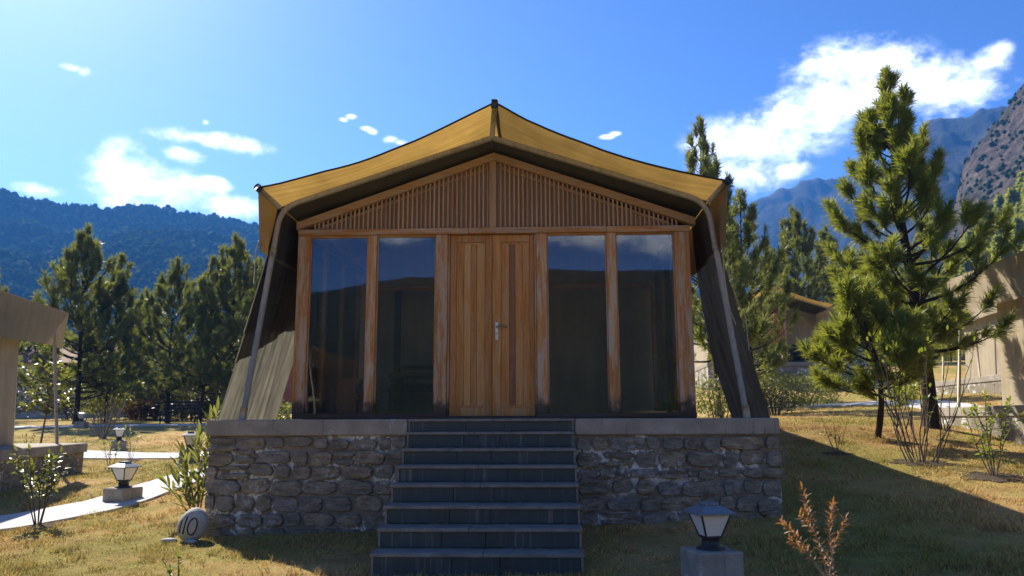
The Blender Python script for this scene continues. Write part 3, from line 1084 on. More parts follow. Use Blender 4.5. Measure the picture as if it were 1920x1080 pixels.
def conifer_mesh(seed):
    rng = np.random.default_rng(seed)
    n = 460
    t = rng.uniform(0, 1, n) ** 0.75
    z = 0.9 + 7.2 * t
    r = 1.9 * (1 - t) ** 0.8 * rng.uniform(0.45, 1.05, n) + 0.05
    a = rng.uniform(0, 6.28, n)
    C = np.stack([r * np.cos(a), r * np.sin(a), z], -1)
    D = np.stack([np.cos(a), np.sin(a), np.full(n, 0.15)], -1)
    V, F = tuft_mesh_arrays(C, D, rng, 6, 0.85, 0.26, 0.8)
    tb = MB().tube([(0, 0, -.5), (0, 0, 4), (0, 0, 8.1)], [0.16, 0.1, 0.02], 6)
    return tb.mesh('conifer_trunk', 'pine_bark'), fast_mesh('conifer_crown', V, F, 'hill_conifer')


CON = [conifer_mesh(1), conifer_mesh(2)]
rng = random.Random(4)
azs, tt, HX, HY, HZ = RH
cnt = 0
spots = []
for _ in range(9000):
    i, j = rng.randrange(len(azs) * 3 // 10), rng.randrange(len(tt) * 2 // 3)
    a = azs[i]
    x, y, z = HX[i, j], HY[i, j], HZ[i, j]
    d = hypot(x - .54, y)
    e = math.degrees(atan2(z - 1.31, d))
    lim = np.interp(a, [24, 27, 29, 32, 36], [6.0, 8.8, 10.4, 12.6, 14.5])
    if a > 35.5 or e > lim or e < 3.0 or d > 240:
        continue
    if any(hypot(x - p, y - q) < 3.4 for p, q in spots):
        continue
    spots.append((x, y))
    s = rng.uniform(0.8, 1.35)
    t = thing('conifer', 'sunlit yellow-green conifer on the lower slope of the rocky hillside', 'tree', (x, y, z - 0.6), rng.uniform(0, 6), 'conifers on the rocky hillside', s)
    link(bpy.data.objects.new('trunk', CON[cnt % 2][0]), t)
    c = link(bpy.data.objects.new('crown', CON[cnt % 2][1]), t)
    c['kind'] = 'stuff'
    cnt += 1
    if cnt >= 220:
        break
# ------------------------------------------------------------------ tents
def stones_on(parent, x0, x1, ztop, zbot, seed, axis='front', sgn=1, off=0.0, zlow=None, limit=300):
    """coursed rubble set in mortar: every stone a mesh of its own.  axis 'front': wall in the x-z plane looking to -y; 'side': wall in the
    y-z plane at x = off looking to sgn"""
    rng = random.Random(seed)
    z = ztop - 0.012
    n = 0
    row = 0
    while z > zbot:
        h = rng.uniform(0.11, 0.19)
        u = x0 + (0 if row % 2 else -rng.uniform(0, 0.1))
        while u < x1 - 0.03:
            w = rng.uniform(0.17, 0.44)
            if x1 - (u + w) < 0.13:
                w = x1 - u + (rng.uniform(-0.015, 0.035) if row % 3 else 0.0)
            cells = [(u, u + w, z - h, z)]
            if w > 0.24 and rng.random() < 0.16:
                m = rng.uniform(0.4, 0.6)
                cells = [(u, u + w, z - h * m, z), (u, u + w, z - h, z - h * m)]
            elif w > 0.3 and rng.random() < 0.25:
                m = u + w * rng.uniform(0.35, 0.65)
                cells = [(u, m, z - h, z), (m, u + w, z - h - rng.uniform(-.02, .035), z)]
            for (a, b, c, d) in cells:
                a = max(a, x0 - 0.0)
                if b - a < 0.05:
                    continue
                if zlow is not None and (c + d) / 2 < zlow((a + b) / 2):
                    continue
                g1 = rng.uniform(0.005, 0.014)
                cu, cz = (a + b) / 2 + rng.uniform(-.006, .006), (c + d) / 2 + rng.uniform(-.014, .014) + 0.012 * sin(a * 5 + row)
                ru, rz = (b - a) / 2 - g1, (d - c) / 2 - g1 * rng.uniform(0.7, 1.4)
                rz = max(rz, 0.022)
                tilt = rng.uniform(-0.09, 0.09)
                ex = rng.uniform(3.2, 7.0)
                K = 14
                ph = [2 * pi * k / K for k in range(K)]
                j = [1 + rng.uniform(-0.13, 0.06) for _ in range(K)]
                prd = rng.uniform(0.016, 0.042)
                vs = []
                for (sc, dep) in ((1.03, -0.02), (1.0, prd * 0.55), (0.94, prd * 0.98), (0.55, prd * 1.08)):
                    for k in range(K):
                        cc, ss = cos(ph[k]), sin(ph[k])
                        q = (abs(cc) ** ex + abs(ss) ** ex) ** (-1 / ex)
                        uu, vv = ru * sc * q * cc * j[k], rz * sc * q * ss * j[(k + 5) % K]
                        uu, vv = uu * cos(tilt) - vv * sin(tilt), uu * sin(tilt) + vv * cos(tilt)
                        dd = dep + (rng.uniform(-0.006, 0.006) if sc < 1 else 0)
                        vs.append((cu + uu, cz + vv, dd))
                fs = [(r * K + k, r * K + (k + 1) % K, (r + 1) * K + (k + 1) % K, (r + 1) * K + k) for r in range(3) for k in range(K)]
                fs.append(tuple(range(3 * K, 4 * K)))
                if axis == 'front':
                    V = [(p, 0.035 - dd, q) for p, q, dd in vs]
                else:
                    V = [(off + sgn * (dd - 0.035), p, q) for p, q, dd in vs]
                MB().add(V, fs).build('stone', 'field_stone', parent, smooth=False)
                n += 1
                if n >= limit:
                    return n
            u += w
        z -= h
        row += 1
    return n


def grid_surf(f, na, nb):
    A, B = np.meshgrid(np.linspace(0, 1, na), np.linspace(0, 1, nb), indexing='ij')
    return np.stack(f(A, B), -1)


EX, EZ, AZ = 2.37, 2.34, 3.12        # inner roof: eave half-width, eave height, apex height
FX, FZ, FA = 2.53, 2.49, 3.415       # fly: the same, outside
LEN = 9.7


def fillet(pts, r=0.16, n=6):
    out = [np.array(pts[0], float)]
    for i in range(1, len(pts) - 1):
        p, a, b = (np.array(pts[k], float) for k in (i, i - 1, i + 1))
        u, v = (a - p) / np.linalg.norm(a - p), (b - p) / np.linalg.norm(b - p)
        s, e = p + u * r, p + v * r
        for k in range(n + 1):
            t = k / n
            out.append((1 - t) ** 2 * s + 2 * t * (1 - t) * p + t * t * e)
    out.append(np.array(pts[-1], float))
    return out


def canvas_top(T, seed, front_open=True, sag=0.13, canvas_mat='fly_canvas', flap_mat='flap_canvas', wall='olive_canvas'):
    """fly roof, side flaps, inner roof, arch poles and struts: shared by all the tents"""
    for s in (-1, 1):
        def fly(a, b, s=s):
            y = -0.18 + a * LEN
            x = FX * (1 - b)
            z = FZ + (FA - FZ) * b - 4 * sag * b * (1 - b) * (1 + 0.25 * np.cos(a * 6.28 * 3)) / 1.25
            z = z - 0.02 * np.sin(a * pi) + 0.006 * np.sin(a * 60 + b * 9) + 0.03 * fbm(a * 14 + seed, b * 3.5 + s, 12, 4) * np.clip(b * (1 - b) * 8, 0, 1)
            return s * x + 0.05 * b * b, y, z
        P = grid_surf(fly, 60, 22)
        o = MB().grid(P).build('fly_roof', canvas_mat, T, True)
        edge = P[0]
        MB().tube(edge, 0.011, 6).build('hem', 'hem_tape', T, True)

        def flap(a, b, s=s):
            y = -0.18 + a * LEN
            x = FX - 0.06 * b + 0.012 * np.sin(a * 40 + seed) * b
            z = FZ - 0.70 * b + 0 * a
            return s * x, y, z - 0.02 * np.sin(a * 19) * b
        o = MB().grid(grid_surf(flap, 60, 8)).build('side_flap', flap_mat, T, True)

        def inner(a, b, s=s):
            y = 0.12 + a * 8.4
            x = EX * (1 - b)
            z = EZ + (AZ - EZ) * b - 0.05 * 4 * b * (1 - b) * np.clip(a * 7, 0, 1) + 0.012 * (a < 0.01)
            return s * x, y, z + 0.004 * np.sin(a * 50 + b * 20)
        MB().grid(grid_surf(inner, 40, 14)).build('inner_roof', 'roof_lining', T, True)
        # arch pole, in two pieces with a sleeve at the joint
        foot, bend, apex = (s * 2.68, 0.10, 0.0), (s * EX, 0.12, EZ), (0, 0.12, AZ)
        f = fillet([foot, bend, apex], 0.2)
        MB().tube(f, 0.032, 10).build('arch_pole', 'galvanised_pole', T, True)
        for p, q in ((0.77, 0.80),):
            a = np.array(foot) + (np.array(bend) - np.array(foot)) * p
            b = np.array(foot) + (np.array(bend) - np.array(foot)) * q
            MB().tube([a, b], 0.037, 10).build('pole_sleeve', 'galvanised_pole', T, True)
        MB().tube([(s * 2.68, 0.10, 0.0), (s * 2.665, 0.10, 0.13)], 0.04, 10).build('pole_foot', 'galvanised_pole', T, True)
        tipv = np.array([s * FX, -0.18, FZ])
        st = np.array([s * (EX + 0.02), 0.12, EZ + 0.01])
        MB().tube([st, tipv + (tipv - st) * 0.02], 0.030, 10).build('strut', 'galvanised_pole', T, True)
        e = tipv + (tipv - st) * 0.06
        mb = MB().tube([tipv - (tipv - st) * 0.1, e], [0.043, 0.043], 10)
        mb.build('strut_cap', 'dark_fitting', T, True)
        # rear arch
        f = fillet([(s * 2.62, LEN - 0.45, 0.0), (s * EX, LEN - 0.45, EZ), (0, LEN - 0.45, AZ)], 0.2)
        MB().tube(f, 0.032, 8).build('arch_pole', 'galvanised_pole', T, True)
    MB().tube([(0.0, 0.12, AZ), (0.05, -0.18, FA - 0.01)], 0.030, 10).build('strut', 'galvanised_pole', T, True)
    MB().tube([(0.045, -0.15, FA - 0.05), (0.05, -0.19, FA + 0.035)], [0.042, 0.036], 10).build('strut_cap', 'dark_fitting', T, True)
    MB().tube([(0.05, -0.17, FA - 0.02), (0.05, LEN - 0.2, FA - 0.02)], 0.022, 8).build('ridge_pole', 'dark_fitting', T, True)
    MB().tube([(0, 0.12, AZ - 0.03), (0, 0.12, AZ - 0.12)], 0.014, 8).build('bolt', 'dark_fitting', T, True)


def body_walls(T, y0, y1, mat, foot=2.74, back=True, front=True, EX=EX, EZ=EZ, AZ=AZ):
    for s in (-1, 1):
        def w(a, b, s=s):
            x = EX + (foot - EX) * b ** 1.1 + 0.02 * np.sin(a * 26) * b
            return s * x, y0 + a * (y1 - y0), EZ * (1 - b) + 0.0 * a
        MB().grid(grid_surf(w, 50, 12)).build('side_wall', mat, T, True)
    for y, on in ((y0 + 0.005, front), (y1 - 0.005, back)):
        if on:
            MB().add([(-foot, y, 0), (foot, y, 0), (EX, y, EZ), (0, y, AZ), (-EX, y, EZ)], [(0, 1, 2, 3, 4)]).build('end_wall', mat, T)


def plinth(T, h, length=9.6, hw=(-3.02, 3.0)):
    p = MB().box(hw[0] + 0.02, hw[1] - 0.02, 0.046, length, -h, -0.168).build('plinth', 'lime_mortar', T)
    return p


# ---- the tent cabin itself
RX, RY, RZ = -0.01, 8.48, 1.31
T = thing('tent_cabin', 'wooden-fronted tent cabin with a yellow fly roof on a rubble stone plinth', 'cabin', (RX, RY, RZ))
pl = plinth(T, 1.6)
for a, b in ((-3.03, -0.885), (0.875, 2.985)):
    MB().box(a, b, 0.0, 9.6, -0.17, 0.0, 0.012).build('cap_slab', 'cap_concrete', pl)
MB().box(-0.885, 0.875, 0.06, 9.6, -0.17, -0.001).build('cap_slab', 'cap_concrete', pl)
zlow = lambda x: gz1(x + RX, RY) - RZ - 0.06
stones_on(pl, -3.02, -0.885, -0.17, -1.4, 7, zlow=zlow)
stones_on(pl, 0.88, 2.985, -0.17, -1.4, 9, zlow=zlow)
stones_on(pl, 0.1, 5.5, -0.17, -1.0, 15, axis='side', sgn=1, off=2.98)
canvas_top(T, 1)
rng = np.random.default_rng(2)
for s in (-1, 1):
    def wing(a, b, s=s):
        y = 0.10 + a * (1.0 + 0.9 * np.clip(b / 0.62, 0, 1))
        x = EX + 0.01 + 0.58 * b ** 1.2
        fold = (np.sin(a * 23 + 3 * b + s) * 0.6 + np.sin(a * 41 - 2 * b) * 0.4) * 0.034 * b ** 1.3
        fold = fold + 0.012 * np.sin(a * 67 + 5 * b) * b ** 2 - 0.05 * b * np.sin(a * pi)
        return s * (x + fold), y, EZ * (1 - b) + 0.0 * a
    MB().grid(grid_surf(wing, 110, 40)).build('wing_wall', 'wing_canvas', T, True)

    for k, (e0, e1) in enumerate(((0.74, 0.42), (0.60, 0.50)) if s < 0 else ()):  # extra layers added to the left wing, shaped to keep sun off its upper canvas
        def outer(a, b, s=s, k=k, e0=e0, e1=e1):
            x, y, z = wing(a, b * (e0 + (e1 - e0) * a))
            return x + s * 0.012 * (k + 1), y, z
        MB().grid(grid_surf(outer, 40, 16)).build('wing_shade_layer', 'wing_canvas', T, True)
body_walls(T, 3.24, 8.5, 'olive_canvas')
FY = 0.52


def wbox(name, x0, x1, z0, z1, mat, parent=None, y0=FY, y1=FY + 0.12, c=0.006):
    return MB().box(x0, x1, y0, y1, z0, z1, c).build(name, mat, parent or T)


for (a, b) in ((-2.285, -2.145), (-1.465, -1.36), (-0.675, -0.535), (0.485, 0.605), (1.29, 1.395), (2.06, 2.235)):
    wbox('post', a, b, 0.062, 2.11, 'weathered_wood_upright')
for (a, b) in ((-2.275, -0.525), (0.475, 2.24)):
    wbox('sill', a, b, 0.003, 0.064, 'weathered_wood_across', y0=FY - 0.015)
for (a, b, d) in ((-2.285, -0.3, 0), (-0.298, 1.29, .001), (1.292, 2.24, -.004)):
    wbox('head_rail', a, b, 2.11 + d, 2.182 + d, 'weathered_wood_across', y0=FY - 0.02 + d)
for (a, b) in ((-0.533, -0.512), (0.462, 0.483)):
    wbox('door_trim', a, b, 0.0, 2.108, 'weathered_wood_upright', y0=FY + 0.012)
wbox('threshold', -0.531, 0.481, 0.002, 0.03, 'weathered_wood_across', y0=FY - 0.01, y1=FY + 0.14)
panes = ((-2.145, -1.465), (-1.36, -0.675), (0.605, 1.29), (1.395, 2.06))
for k, (a, b) in enumerate(panes):
    w = MB().box(a - .001, b + .001, FY + 0.035, FY + 0.07, 2.088, 2.112).build('window', 'weathered_wood_across', T)
    MB().box(a + .002, a + 0.016, FY + 0.035, FY + 0.07, 0.062, 2.088).build('bead', 'weathered_wood_upright', w)
    MB().box(b - 0.016, b - .002, FY + 0.035, FY + 0.07, 0.062, 2.088).build('bead', 'weathered_wood_upright', w)
    MB().box(a + 0.001, b - 0.001, FY + 0.048, FY + 0.054, 0.06, 2.095).build('pane', 'window_glass', w)
# glazed sides of the porch room
for s in (-1, 1):
    xs = sorted((s * 2.20, s * 2.11))
    for y in (1.14, 2.02, 2.92):
        MB().box(xs[0], xs[1], y, y + 0.11, 0.0, 2.30, 0.006).build('post', 'weathered_wood_upright', T)
    MB().box(xs[0] + .01, xs[1] - .01, FY + 0.12, 3.2, 0.0, 0.06, 0.005).build('sill', 'weathered_wood_deep', T)
    MB().box(xs[0], xs[1], FY + 0.12, 3.2, 2.1, 2.2, 0.005).build('head_rail', 'weathered_wood_deep', T)
    for y0, y1 in ((FY + .12, 1.14), (1.25, 2.02), (2.13, 2.92)):
        MB().box(s * 2.155 - .003, s * 2.155 + .003, y0, y1, 0.06, 2.1).build('side_pane', 'window_glass', T)
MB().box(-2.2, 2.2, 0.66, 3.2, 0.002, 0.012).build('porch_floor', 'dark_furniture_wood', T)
MB().box(-2.35, 2.35, 3.14, 3.20, 0.012, 2.6).build('room_wall', 'liner_canvas', T)
MB().box(-2.2, 2.2, 3.06, 3.13, 1.86, 1.95, 0.005).build('room_beam', 'weathered_wood_across', T)
for x in (-1.62, -0.6, 0.5, 1.55):
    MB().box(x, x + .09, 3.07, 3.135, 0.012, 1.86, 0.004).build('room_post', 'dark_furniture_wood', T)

# gable with its slats
gb = MB().add([(-2.16, FY + 0.052, 2.183), (2.12, FY + 0.052, 2.183), (0.0, FY + 0.052, 3.0), (-2.16, FY + 0.10, 2.183), (2.12, FY + 0.10, 2.183), (0.0, FY + 0.10, 3.0)],
              [(0, 1, 2), (5, 4, 3), (0, 3, 4, 1), (1, 4, 5, 2), (2, 5, 3, 0)]).build('gable', 'backing_wood', T)
SL = (3.075 - 2.27) / 2.285


def rake(x):
    return 3.075 - SL * abs(x)


rr = random.Random(3)
for s in (-1, 1):
    # barge board along the rake
    def qd(x0, x1, up, dn, y0, y1):
        v = []
        for x in (x0, x1):
            for y in (y0, y1):
                for d in (-dn, up):
                    v.append((s * x, y, rake(x) + d))
        return v
    F6 = [(0, 1, 3, 2), (4, 6, 7, 5), (0, 4, 5, 1), (2, 3, 7, 6), (0, 2, 6, 4), (1, 5, 7, 3)]
    MB().add(qd(0.0, 2.30, 0.0, 0.088, FY - 0.035 - 0.001 * (s + 1), FY + 0.085), F6).build('barge_board', 'barge_wood', gb)
    MB().add(qd(0.07, 2.0, -0.13, 0.165, FY + 0.032, FY + 0.051), F6).build('batten', 'slat_wood', gb)
    k = 0
    x = 0.075
    while x < 2.14:
        zt = rake(x + 0.012) - 0.085
        if zt > 2.205:
            w = 0.021 + rr.uniform(-.002, .003)
            zt2 = zt + 0.02
            MB().box(s * x - w / 2, s * x + w / 2, FY + 0.004 + rr.uniform(0, .006), FY + 0.031, 2.182, zt2, 0.003).build('slat', 'slat_wood', gb)
            k += 1
        x += 0.0515 + rr.uniform(-.003, .003)
MB().box(-0.058, 0.025, FY - 0.012, FY + 0.07, 2.183, rake(0) - 0.09, 0.005).build('king_post', 'slat_wood', gb)

# the two door leaves
dm = ['door_wood', 'door_wood_pale', 'door_wood', 'door_wood_red']
for k, (a, b) in enumerate(((-0.510, -0.0285), (-0.0225, 0.460))):
    lab = ('paler left leaf of the double door, grey streaks down its boards', 'right leaf of the double door with a dark red board and lever handle')[k]
    sl, sr = (0.075, 0.075) if k == 0 else (0.10, 0.055)
    d = MB().box(a, b, FY + 0.075, FY + 0.088, 0.031, 2.10).build('door', 'door_wood', T)
    d['label'] = lab
    for (x0, x1) in ((a, a + sl), (b - sr, b)):
        MB().box(x0, x1, FY + 0.040, FY + 0.076, 0.031, 2.104, 0.004).build('stile', 'door_wood', d)
    for (z0, z1) in ((0.031, 0.125), (2.02, 2.104)):
        MB().box(a + sl + .001, b - sr - .001, FY + 0.041, FY + 0.076, z0, z1, 0.004).build('rail', 'door_wood', d)
    x0, x1 = a + sl + 0.012, b - sr - 0.012
    cuts = ([0, .24, .50, .72, 1.0], [0, .27, .49, .78, 1.0])[k]
    mm = (['door_wood', 'door_wood_pale', 'door_wood', 'door_wood_pale'], ['door_wood', 'door_wood_red', 'door_wood', 'door_wood'])[k]
    for q in range(4):
        MB().box(x0 + (x1 - x0) * cuts[q] + .0012, x0 + (x1 - x0) * cuts[q + 1] - .0012, FY + 0.052, FY + 0.076, 0.150, 2.0, 0.003).build('plank', mm[q], d)
    for (p, q, r, s_) in ((x0 - .011, x0 + .012, .126, 2.018), (x1 - .012, x1 + .011, .126, 2.018)):
        MB().box(p, q, FY + 0.047, FY + 0.060, r, s_, 0.004).build('moulding', 'door_wood', d)
    for (r, s_) in ((.127, .150), (1.996, 2.017)):
        MB().box(x0 + .013, x1 - .013, FY + 0.0475, FY + 0.060, r, s_, 0.004).build('moulding', 'door_wood', d)
    if k == 1:
        hx = a + 0.033
        MB().box(hx, hx + 0.034, FY + 0.032, FY + 0.041, 0.885, 1.085, 0.003).build('handle_plate', 'brushed_steel', d)
        MB().tube([(hx + .017, FY + .036, 1.03), (hx + .017, FY - 0.012, 1.03), (hx + .135, FY - 0.016, 1.03)], 0.011, 8).build('lever', 'brushed_steel', d, True)
        MB().tube([(hx + .017, FY + .033, 0.955), (hx + .017, FY + 0.026, 0.955)], 0.008, 8).build('keyhole', 'black_paint', d, True)
# dangling cords by the right pole and loose rope on the left
for pts in ([(2.46, -.1, 1.85), (2.47, -.08, 1.5), (2.52, -.02, 1.15), (2.6, .06, .98)], [(2.5, -.12, 1.83), (2.52, -.1, 1.45), (2.62, 0, 1.2), (2.70, .02, 1.05), (2.72, .04, .7)],
            [(-2.48, -.1, 1.86), (-2.52, -.1, 1.95), (-2.55, -.1, 1.8), (-2.56, -.08, 1.45)]):
    MB().tube(fillet(pts, 0.06, 3), 0.006, 5).build('cord', 'galvanised_pole', T, True)

# ---- the stone stairs
ST = thing('stone_stairs', 'slate-tiled stairs of eight steps climbing to the double door', 'stairs', (RX, RY, 0))
NY = [0.0, -0.085, -0.355, -0.615, -0.895, -1.185, -1.455, -1.725]
NZ = [1.312, 1.178, 1.018, 0.865, 0.712, 0.548, 0.390, 0.226]
SX0, SX1 = -0.875, 0.865
core = MB()
rr = random.Random(11)
for i in range(8):
    zt, y0 = NZ[i], NY[i]
    zb = NZ[i + 1] if i < 7 else -0.15
    yb = NY[i - 1] if i else 0.5
    core.box(SX0 + 0.012, SX1 - 0.012, y0 + 0.045, (NY[i - 1] + 0.046 if i else 0.06), -0.2 + 0.001 * i, zt - 0.034)
    j1 = rr.uniform(0.33, 0.42) if i % 2 else rr.uniform(0.30, 0.40)
    j2 = j1 + rr.uniform(0.2, 0.27)
    # riser tiles
    cuts = [0.0, j1, j2, 1.0]
    ztop = zt - 0.031
    for q in range(3):
        a = SX0 + 0.022 + (SX1 - SX0 - 0.044) * cuts[q] + 0.0025
        b = SX0 + 0.022 + (SX1 - SX0 - 0.044) * cuts[q + 1] - 0.0025
        MB().box(a, b, y0 + 0.020 + rr.uniform(0, .002), y0 + 0.046, zb + 0.004, ztop, 0.002).build('riser_tile', 'slate_tile', ST)
    for (a, b) in ((SX0 + .002, SX0 + 0.022), (SX1 - 0.022, SX1 - .002)):
        MB().box(a, b, y0 + 0.016, y0 + 0.055, zb + 0.002, ztop - .001, 0.002).build('edge_strip', 'slate_tread', ST)
    # tread slabs, a little proud of the riser
    j = rr.uniform(0.40, 0.60)
    cuts = [0.0, j, 1.0]
    for q in range(2):
        a = SX0 - 0.008 + (SX1 - SX0 + 0.016) * cuts[q] + 0.0015
        b = SX0 - 0.008 + (SX1 - SX0 + 0.016) * cuts[q + 1] - 0.0015
        MB().box(a, b, y0 - rr.uniform(0, .004), (NY[i - 1] + 0.019 if i else 0.44), zt - 0.03, zt + rr.uniform(-.001, .001), 0.004).build('tread_slab', 'slate_tread', ST)
core.build('stair_core', 'lime_mortar', ST)

# ---- furniture behind the glass
bn = thing('bench', 'dark slatted bench against the wall of the glazed porch', 'bench', (-1.05, RY + 2.6, RZ + 0.012))
for z in (0.42, 0.55, 0.68):
    MB().box(-0.55, 0.6, 0.30, 0.33, z, z + 0.07, 0.004).build('back_slat', 'dark_furniture_wood', bn)
MB().box(-0.55, 0.6, -0.1, 0.3, 0.36, 0.40, 0.004).build('seat', 'dark_furniture_wood', bn)
for x in (-0.53, 0.52):
    for y in (-0.08, 0.26):
        MB().box(x, x + 0.06, y, y + 0.06, 0, 0.36 if y < 0 else 0.76, 0.004).build('leg', 'dark_furniture_wood', bn)
tb = thing('table', 'small dark wooden table inside the left-hand window next to the door', 'table', (-1.0, RY + 1.5, RZ + 0.012))
MB().box(-0.35, 0.4, -0.25, 0.3, 0.50, 0.54, 0.005).build('table_top', 'dark_furniture_wood', tb)
for x in (-0.32, 0.31):
    for y in (-0.22, 0.22):
        MB().box(x, x + 0.05, y, y + 0.05, 0, 0.50, 0.004).build('leg', 'dark_furniture_wood', tb)
bd = MB().box(-0.27, 0.25, -0.02, 0.02, 0, 0.48, 0.004).build('board', 'plain_board')
bd.location = (-1.72, RY + 1.35, RZ + 0.013)
tag(bd, 'plain brown board standing on the porch floor behind the end window', 'board')
ch = thing('chair', 'dark round-backed chair in front of the brown board behind glass', 'chair', (-1.58, RY + 1.12, RZ + 0.012), 0.3)
MB().lathe([(0.02, -0.012), (0.105, -0.01), (0.12, 0), (0.105, 0.01), (0.02, 0.012)], 16).build('back', 'black_paint', ch, True).matrix_local = Matrix.Translation((0, 0.14, 0.34)) @ Matrix.Rotation(pi / 2, 4, 'X')
MB().box(-0.13, 0.13, -0.13, 0.13, 0.20, 0.225, 0.01).build('seat', 'black_paint', ch)
for sx in (-.11, .11):
    for sy in (-.11, .11):
        MB().tube([(sx, sy, 0), (sx * .9, sy * .9, 0.2)], 0.011, 6).build('leg', 'black_paint', ch, True)
MB().tube([(0, .13, .2), (0, .14, .5)], 0.012, 6).build('back_post', 'black_paint', ch, True)


# ---- neighbouring tents
def neighbour(label, loc, rz, seed, side, stone_len, h=1.5, front=False, wallmat='sand_canvas', flap='sand_canvas', fly='fly_canvas'):
    t = thing('tent_cabin', label, 'cabin', loc, rz)
    p = plinth(t, h, 9.6)
    MB().box(-3.03, 3.03, 0.0, 9.63, -0.17, 0.0, 0.012).build('cap_slab', 'cap_concrete', p)
    if side:
        stones_on(p, 9.6 - stone_len, 9.55, -0.17, -1.15, seed, axis='side', sgn=side, off=3.0 * side)
        canvas_top(t, seed, canvas_mat=fly, flap_mat=flap)
        body_walls(t, 0.55, 8.25, wallmat, foot=2.28, EX=2.2, EZ=2.38)
        for y in (6.55, 4.1):
            MB().tube([(side * 2.6, y, 0), (side * 2.6, y, 1.70)], 0.026, 8).build('side_pole', 'galvanised_pole', t, True)
            MB().tube([(side * 2.6, y, 1.70), (side * 2.5, y + .02, 1.80), (side * 2.36, y + .04, 1.86)], 0.02, 6).build('pole_bracket', 'galvanised_pole', t, True)
    else:
        canvas_top(t, seed, canvas_mat=fly, flap_mat=flap)
        body_walls(t, 2.2, 8.25, wallmat)
        for x in (-2.2, -1.4, -0.55, 0.5):
            MB().box(x, x + .1, 0.6, 0.7, 0, 2.1).build('post', 'weathered_wood_upright', t)
        MB().box(-2.2, 0.6, 0.6, 0.7, 2.1, 2.2).build('head_rail', 'weathered_wood_across', t)
        for (a, b) in ((-2.1, -1.4), (-1.3, -.55)):
            MB().box(a, b, 0.64, 0.65, 0.02, 2.1).build('pane', 'window_glass', t)
        MB().box(-.45, .5, 0.64, 0.69, 0.02, 2.1).build('door', 'door_wood', t)
        MB().box(0.75, 1.9, 2.12, 2.19, 0.15, 0.95, 0.01).build('bench_back', 'black_paint', t)
        MB().box(0.75, 1.9, 1.75, 2.11, 0.35, 0.42, 0.01).build('bench_seat', 'black_paint', t)
    return t


neighbour('sand-coloured neighbour tent on a low stone plinth beside the white path', (-11.15 + 9.5 * .189 * 1.0, 14.6 - 9.5 * .982, 0.88), radians(10.9), 41, 1, 5.2, h=1.4, flap='khaki_canvas')
neighbour('sunlit sand-coloured tent whose flap carries pine shadows', (10.43, 6.35, 1.49), radians(-4), 43, -1, 5.4, h=1.4)
neighbour('sand-coloured tent standing farther back behind the sunlit one', (15.5, 17.6, 2.45), radians(-5), 45, -1, 5.0, h=1.7)
neighbour('tent facing the cabin across the lawn, seen only mirrored in its glass', (-10.8, -12.2, 1.5), radians(180), 48, 0, 0, h=2.4)
neighbour('small distant tent with a yellow fly roof behind the trimmed hedge', (px_ground(1450, 35.5), 35.5, 3.72), radians(-3), 46, 0, 0, h=2.2)


# ------------------------------------------------------------------ paths
def shift(P, dx, dy):
    return [(x + dx, y + dy) for x, y in P]


p1_near = [(-6.9, 7.75), (-5.35, 8.95), (-4.95, 10.1), (-4.75, 11.3), (-4.35, 12.6), (-3.6, 14.2), (-2, 16)]
p1_far = [(-8.1, 8.2), (-6.3, 9.75), (-5.75, 10.9), (-5.5, 12.1), (-5.1, 13.6), (-4.2, 15.2), (-2.4, 17.2)]
ribbon('path', p1_near, p1_far, 'broad white concrete path running between the left lawn lamps')
ribbon('path', [(-14, 17.6), (-10.6, 18.3), (-8.2, 17.7), (-5.2, 15.6)], [(-14, 18.9), (-10.6, 19.6), (-7.6, 18.9), (-4.4, 16.4)], 'white concrete path crossing the left lawn beyond the first shrubs')
ribbon('path', [(-24, 27.6), (-15, 28.3), (-9, 28.9), (-3, 29.2)], [(-24, 28.7), (-15, 29.3), (-9, 29.9), (-3, 30.2)], 'narrow far path passing in front of the black bench')
ribbon('path', [(7.2, 29.2), (9.6, 25.5), (10.0, 22.0), (9.6, 19.0)], [(8.8, 30.0), (11.0, 26.0), (11.2, 22.0), (10.8, 19.0)], 'pale path on the right leading past the farther sand tent')


